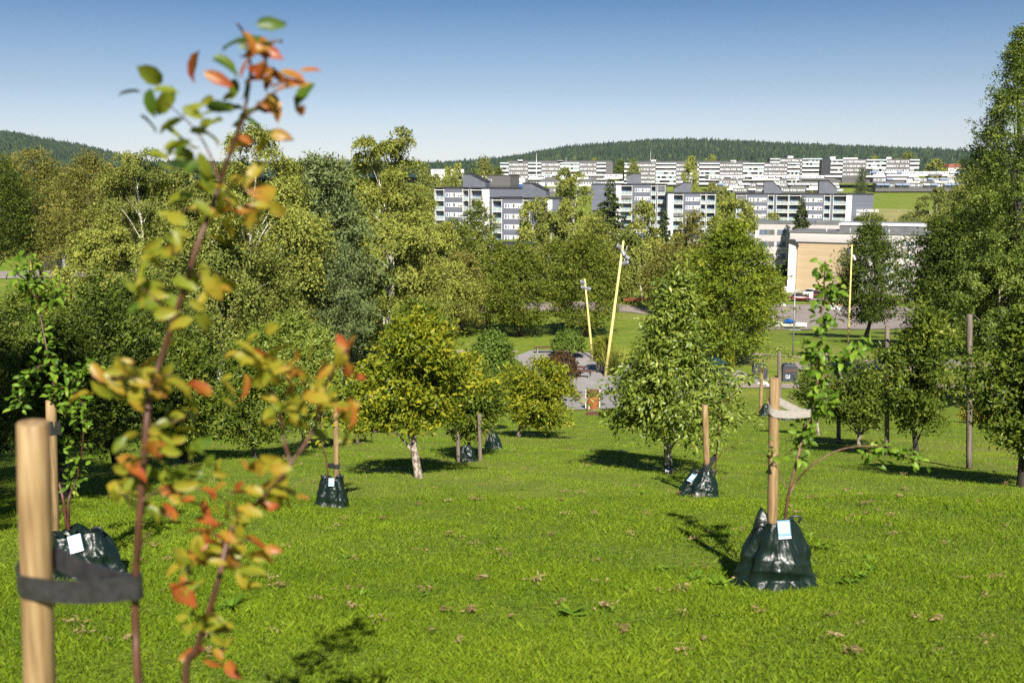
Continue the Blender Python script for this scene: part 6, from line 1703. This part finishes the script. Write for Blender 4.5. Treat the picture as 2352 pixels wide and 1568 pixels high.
def barrier(label, px, py, d, w):
    p = P(px, py, d); k = d / F; W = w * k
    r = thing('road_barrier', label, 'barrier', (p[0], d, gz(p[0], d) + .04), 'striped road barriers by the car park', .05)
    n = 6
    mb = MB()
    for i in range(n):
        a = -W / 2 + W * i / n
        mb.box((a, -.03, .92), (a + W / n - .002, .03, 1.28), i % 2)
    mb.build('striped_board', [M['mast_yellow'], M['red_fence']], r)
    mb = MB(); mb.box((-W / 2, -.04, .1), (W / 2, .04, .2)); mb.box((-W / 2, -.04, .78), (W / 2, .04, .88))
    for i in range(10):
        a = -W / 2 + W * (i + .2) / 10; mb.box((a, -.03, .201), (a + W * .055, .03, .779))
    mb.build('picket_panel', M['white_paint'], r)
    for x in (-W * .4, W * .4): MB().box((x - .12, -.3, 0), (x + .12, .3, .09)).build('foot', M['black_plastic'], r)
barrier('red and yellow striped barrier with white pickets behind the right young tree', 1908, 712, 172, 20)
barrier('second striped barrier closer to the dark maple', 1928, 714, 170, 18)

g = on_ground(1798, 703); rng = np.random.default_rng(3)
V = [(.55 * math.cos(a) * s_, .45 * math.sin(a) * s_, z) for s_, z in ((1, 0), (.85, .35), (.45, .62)) for a in np.linspace(0, 6.28, 9)[:-1] + .2]
V = [(x + rng.normal(0, .06), y + rng.normal(0, .06), z + rng.normal(0, .03)) for x, y, z in V]
o = MB().add(V, [(j * 8 + i, j * 8 + (i + 1) % 8, (j + 1) * 8 + (i + 1) % 8, (j + 1) * 8 + i) for j in range(2) for i in range(8)] + [tuple(16 + i for i in range(8))]).build('boulder', M['white_paint']); o.location = tuple(g); tag(o, 'white painted boulder at the road edge left of the red car', 'boulder')

def container():
    p = P(126, 602, 140); r = thing('container', 'dark container with a grey end by the road at far left', 'container', (p[0], 140, gz(p[0], 140) + .15), None, .25)
    MB().box((-1.5, -.9, 0), (1.1, .9, 1.9)).build('box', M['dark_slate'], r, bevel=.05)
    MB().box((1.103, -.85, .05), (1.5, .85, 1.8)).build('end_panel', M['galv'], r)
    mb = MB()
    for i in range(8): mb.box((-1.45 + i * .32, -.95, .08), (-1.37 + i * .32, -.904, 1.82))
    mb.build('side_ribs', M['dark_slate'], r)
container()

def red_wall():
    for x0, x1, yy, d, lab in ((1432, 1500, 712, 110, 'long low red fence along the road behind the taller mast'), (1520, 1545, 712, 112, 'short piece of red fence seen through the pear tree top')):
        a = P(x0, yy, d); b = P(x1, yy, d); r = thing('low_fence', lab, 'fence', (a[0], d, gz(a[0], d)), 'low red fences by the road')
        L = b[0] - a[0]
        MB().box((0, -.05, .3), (L, .05, .6)).build('rail_board', M['red_fence'], r)
        for k in range(4): MB().box((L * k / 3 - .06, -.1, -.6), (L * k / 3 + .06, -.051, .9)).build('post', M['wood_dark'], r)
red_wall()

# ---------------------------------------------------------------- small plants
def blades(label, px, py, d, n, h, r, name, mat, seed, cat='plant', flower=None):
    rng = np.random.default_rng(seed)
    p = P(px, py, d); g = np.array([p[0], d, gz(p[0], d)])
    root = thing(name, label, cat, g)
    a = rng.random(n) * 6.28; s = rng.random(n) ** .5
    base = np.stack([np.cos(a) * r * .35 * s, np.sin(a) * r * .35 * s, np.zeros(n)], 1)
    A = np.stack([np.cos(a) * s * r / h * .8, np.sin(a) * s * r / h * .8, np.ones(n)], 1) + rng.normal(0, .08, (n, 3))
    leaf_object('foliage', root, base, A, np.stack([np.sin(a), -np.cos(a) - .5, .3 * np.ones(n)], 1), h * rng.uniform(.5, 1.1, n), np.full(n, .035), rng.random(n), M[mat], TQ, rel=False)
    return root
blades('tall tuft of ornamental grass right behind the tall mast', 1412, 838, 62, 900, 1.9, 1.0, 'ornamental_grass', 'leaf_birch', 61)
tree_px('yellow flowering bush between the two masts on the square', 1385, 772, 836, 26, 63, 'round', 'leaf_yellow', 'bark_brown', .12, 4200, 62, name='shrub', cat='shrub', group='small shrubs', prof=prof_shrub, tr=.04, clump=.16, nlimb=5)
for i, (px, py, w, lab) in enumerate(((2225, 970, 20, 'golden shrub left of the tall square post'), (2262, 972, 18, 'golden shrub right of the tall square post'), (2300, 985, 20, 'golden shrub under the right edge apple tree'))):
    g = on_ground(px, py); k = g[1] / F
    tree(lab, g, .05, 30 * k, w * k, 'round', 'leaf_goldshrub', 'bark_brown', .1, 900, 70 + i, name='shrub', cat='shrub', group='golden shrubs at right', prof=prof_shrub, tr=.03, clump=.2, nlimb=4)
tree_px('leafy bush at the foot of the green kiosk', 1674, 812, 872, 14, 61, 'round', 'leaf_plum', 'bark_brown', .12, 1800, 80, name='shrub', cat='shrub', group='small shrubs', prof=prof_shrub, tr=.03, clump=.2, nlimb=4)
tree_px('low green hedge bush at the foot of the pale building', 1790, 668, 688, 12, 200, 'round', 'leaf_green', 'bark_brown', .3, 1200, 81, name='shrub', cat='shrub', group='small shrubs', prof=prof_shrub, tr=.05, clump=.2, nlimb=3)
tree_px('long low bush along the wall right of the red car', 1893, 676, 692, 22, 205, 'round', 'leaf_birch', 'bark_brown', .3, 1800, 82, name='shrub', cat='shrub', group='small shrubs', prof=prof_shrub, tr=.05, clump=.2, nlimb=3)

# ---------------------------------------------------------------- the magpie in flight
def magpie():
    d = 16.6; k = d / F
    c = P(1534, 1073, d)
    mb = MB()
    # body from bill to rump, then the long tail
    prof = [(18, 1.2, .15), (16.2, .8, .5), (14.5, .9, 1.6), (12, 1.1, 2.6), (9, .7, 2.5), (6, 0, 3.1), (1, -.8, 4.0), (-5, -.6, 3.7), (-10, 0, 2.5), (-13.5, .3, 1.5), (-20, -1.2, 1.1), (-28, -3.2, .8), (-35, -5.2, .3)]
    V = []; m = 12
    for x, z, r in prof:
        fl = 1.0 if x > -13 else .35
        for q in range(m):
            a = q / m * 6.283; V.append((x * k, math.cos(a) * r * k * (1 if x > -13 else 1.7), z * k + math.sin(a) * r * k * fl))
    n = len(prof)
    for i in range(n - 1):
        for q in range(m):
            f = (i * m + q, i * m + (q + 1) % m, (i + 1) * m + (q + 1) % m, (i + 1) * m + q)
            ang = (q + .5) / m * 6.283
            belly = 4 <= i <= 7 and math.sin(ang) < -.15
            mb.f.append([j for j in f]); mb.mi.append(1 if belly else 0)
    mb.f.append(list(range(m))[::-1]); mb.mi.append(0); mb.f.append([(n - 1) * m + q for q in range(m)]); mb.mi.append(0)
    mb.v.append(np.array(V)); mb.n = len(V)
    # wings on the down stroke: near wing hangs below the body, far wing behind it
    for side, sp in ((-1, 1.0), (1, .9)):
        g = []; a, b = 11, 8
        for i in range(a):
            t = i / (a - 1)
            for j in range(b):
                s = j / (b - 1)
                x = (7 - 15 * t) * (1 - s * .35) - 1.5 * s; dn = s * 18 * sp * (1 - .25 * abs(t - .45) ** 1.5 * 4 * s)
                tip = .8 * s * math.sin(t * 31)
                g.append((x * k, side * (3.4 + 7 * s * (1 - .3 * s)) * k, (1.6 - dn + tip) * k))
        fs = [(i * b + j, (i + 1) * b + j, (i + 1) * b + j + 1, i * b + j + 1) for i in range(a - 1) for j in range(b - 1)]
        off = mb.n
        for f in fs:
            i, j = f[0] // b, f[0] % b
            mb.f.append([q + off for q in f]); mb.mi.append(2 if j < 2 else (1 if 1 <= i <= a - 3 and j < b - 1 else 0))
        mb.v.append(np.array(g)); mb.n += len(g)
    o = mb.build('magpie', [M['bird_black'], M['bird_white'], M['bird_blue']], None, smooth=True)
    o.location = tuple(c); o.rotation_euler.z = -.15
    so = o.modifiers.new('thick', 'SOLIDIFY'); so.thickness = .002
    tag(o, 'black and white magpie flying low past the pear tree trunk', 'bird')
M['bird_black'] = pm('bird_black', (.012, .012, .016), (.008, .008, .012), 30, .35)
M['bird_white'] = pm('bird_white', (.78, .78, .8), (.6, .6, .64), 60, .7, stretch=(3, 1, .3))
M['bird_blue'] = pm('bird_blue', (.05, .1, .25), (.02, .05, .14), 30, .3)
magpie()

# ---------------------------------------------------------------- a person lying on the far grass
def lying_person():
    g = on_ground(2061, 487)
    d = g[1]
    k = 1.0
    J = {'pelvis': (.15, 0, .13), 'waist': (-.1, 0, .14), 'chest': (-.38, 0, .17), 'neck': (-.58, 0, .2), 'head': (-.74, 0, .25), 'crown': (-.84, 0, .27),
         'hipL': (.2, -.09, .13), 'kneeL': (.62, -.1, .5), 'ankL': (.85, -.1, .08), 'toeL': (1.0, -.1, .1), 'hipR': (.2, .09, .13), 'kneeR': (.6, .12, .42), 'ankR': (.86, .12, .08), 'toeR': (1.0, .12, .1),
         'shL': (-.5, -.18, .17), 'elL': (-.3, -.32, .08), 'haL': (-.08, -.2, .2), 'shR': (-.5, .18, .17), 'elR': (-.62, .36, .08), 'haR': (-.8, .22, .16)}
    E = [('pelvis', 'waist'), ('waist', 'chest'), ('chest', 'neck'), ('neck', 'head'), ('head', 'crown'), ('pelvis', 'hipL'), ('hipL', 'kneeL'), ('kneeL', 'ankL'), ('ankL', 'toeL'), ('pelvis', 'hipR'), ('hipR', 'kneeR'), ('kneeR', 'ankR'), ('ankR', 'toeR'), ('chest', 'shL'), ('shL', 'elL'), ('elL', 'haL'), ('chest', 'shR'), ('shR', 'elR'), ('elR', 'haR')]
    rad = {'pelvis': .13, 'waist': .12, 'chest': .14, 'neck': .06, 'head': .1, 'crown': .085, 'hipL': .09, 'hipR': .09, 'kneeL': .06, 'kneeR': .06, 'ankL': .045, 'ankR': .045, 'toeL': .035, 'toeR': .035, 'shL': .065, 'shR': .065, 'elL': .045, 'elR': .045, 'haL': .04, 'haR': .04}
    names = list(J)
    me = bpy.data.meshes.new('person'); me.from_pydata([J[n] for n in names], [(names.index(a), names.index(b)) for a, b in E], [])
    o = link('person', me)
    sk = o.modifiers.new('skin', 'SKIN')
    for i, n in enumerate(names): me.skin_vertices[0].data[i].radius = (rad[n],) * 2; me.skin_vertices[0].data[i].use_root = n == 'pelvis'
    o.modifiers.new('sub', 'SUBSURF').levels = 1
    ev = o.evaluated_get(C.evaluated_depsgraph_get()); m2 = bpy.data.meshes.new_from_object(ev)
    o.modifiers.clear(); o.data = m2; m2.materials.clear()
    for q in ('skin_tone', 'shirt_dark', 'trousers_pale', 'white_paint'): m2.materials.append(M[q])
    for f in m2.polygons:
        x, y, z = f.center; f.use_smooth = True
        f.material_index = 0 if x < -.6 or (abs(y) > .16 and x > -.25 and x < .1) else (1 if x < .12 else (2 if x < .9 else 1))
    o.location = (g[0], g[1], g[2]); o.scale = (1.15,) * 3
    tag(o, 'person in a dark top lying with knees bent on the grassy slope', 'person')
M['skin_tone'] = pm('skin_tone', (.55, .36, .27), None, 5, .6)
M['shirt_dark'] = pm('shirt_dark', (.03, .025, .035), None, 8, .8)
M['trousers_pale'] = pm('trousers_pale', (.5, .48, .4), None, 8, .8)
lying_person()
# ---------------------------------------------------------------- air, sky, sun, camera
def haze():
    m = bpy.data.materials.new('air'); m.use_nodes = True; nt = m.node_tree
    nt.nodes.remove(nt.nodes['Principled BSDF'])
    v = nt.nodes.new('ShaderNodeVolumePrincipled'); v.inputs['Color'].default_value = (.8, .88, 1, 1); v.inputs['Density'].default_value = HAZE; v.inputs['Anisotropy'].default_value = .3
    nt.links.new(v.outputs[0], nt.nodes['Material Output'].inputs['Volume'])
    o = MB().box((-3600, -60, -40), (3600, 4400, 160)).build('haze', m)
    o.display_type = 'WIRE'; tag(o, kind='stuff')
HAZE = 5e-5
if HAZE: haze()
SUN_EL, SUN_AZ = R(40), R(6.5)            # sun stands behind the camera, a little to the right
w = bpy.data.worlds.new('World'); sc.world = w; w.use_nodes = True
nt = w.node_tree
sky = nt.nodes.new('ShaderNodeTexSky'); sky.sky_type = 'NISHITA'; sky.sun_disc = False
sky.sun_elevation = SUN_EL
sky.sun_rotation = math.pi - SUN_AZ
sky.altitude = 150; sky.air_density = 1.0; sky.dust_density = .3; sky.ozone_density = 2.0
bg = nt.nodes['Background']; bg.inputs['Strength'].default_value = .066
tc = nt.nodes.new('ShaderNodeTexCoord'); sx = nt.nodes.new('ShaderNodeSeparateXYZ'); nt.links.new(tc.outputs['Generated'], sx.inputs[0])
rp = ramp(nt.nodes, [(0.0, (.76, .82, 1.14)), (.013, (.78, .82, 1.08)), (.043, (.72, .722, .89)), (.083, (.58, .59, .705)), (.117, (.48, .53, .645)), (.168, (.28, .4, .54)), (.5, (.24, .36, .52))])
nt.links.new(sx.outputs['Z'], rp.inputs[0])
mx = nt.nodes.new('ShaderNodeMixRGB'); mx.blend_type = 'MULTIPLY'; mx.inputs[0].default_value = 1
nt.links.new(rp.outputs[0], mx.inputs[2])
nt.links.new(sky.outputs[0], mx.inputs[1]); nt.links.new(mx.outputs[0], bg.inputs['Color'])
sd = bpy.data.lights.new('sun', 'SUN'); sd.energy = 5.0; sd.angle = R(.5); sd.color = (1, .94, .84)
so = bpy.data.objects.new('sun', sd); col.objects.link(so)
to_sun = Vector((math.sin(SUN_AZ) * math.cos(SUN_EL), -math.cos(SUN_AZ) * math.cos(SUN_EL), math.sin(SUN_EL)))
so.rotation_euler = to_sun.to_track_quat('Z', 'Y').to_euler(); so.location = (0, -20, 60)
cd = bpy.data.cameras.new('camera'); cam = bpy.data.objects.new('camera', cd); col.objects.link(cam)
cd.sensor_width = 36; cd.lens = 36 * F / 2352; cd.clip_start = .05; cd.clip_end = 9000
cam.location = (0, 0, 0); cam.rotation_euler = (math.pi / 2 - PITCH, 0, 0)
cd.dof.use_dof = True; cd.dof.focus_distance = 34; cd.dof.aperture_fstop = 2.8
sc.camera = cam
sc.render.engine = 'CYCLES'
sc.view_settings.view_transform = 'Standard'; sc.view_settings.look = 'None'; sc.view_settings.exposure = 0.98; sc.view_settings.gamma = 1
cy = sc.cycles
cy.max_bounces = 6; cy.diffuse_bounces = 2; cy.glossy_bounces = 2; cy.transmission_bounces = 4; cy.volume_bounces = 0; cy.transparent_max_bounces = 4
cy.sample_clamp_indirect = 4; cy.use_adaptive_sampling = True; cy.adaptive_threshold = .015
cy.use_denoising = False
try: cy.denoiser = 'OPENIMAGEDENOISE'
except Exception: pass
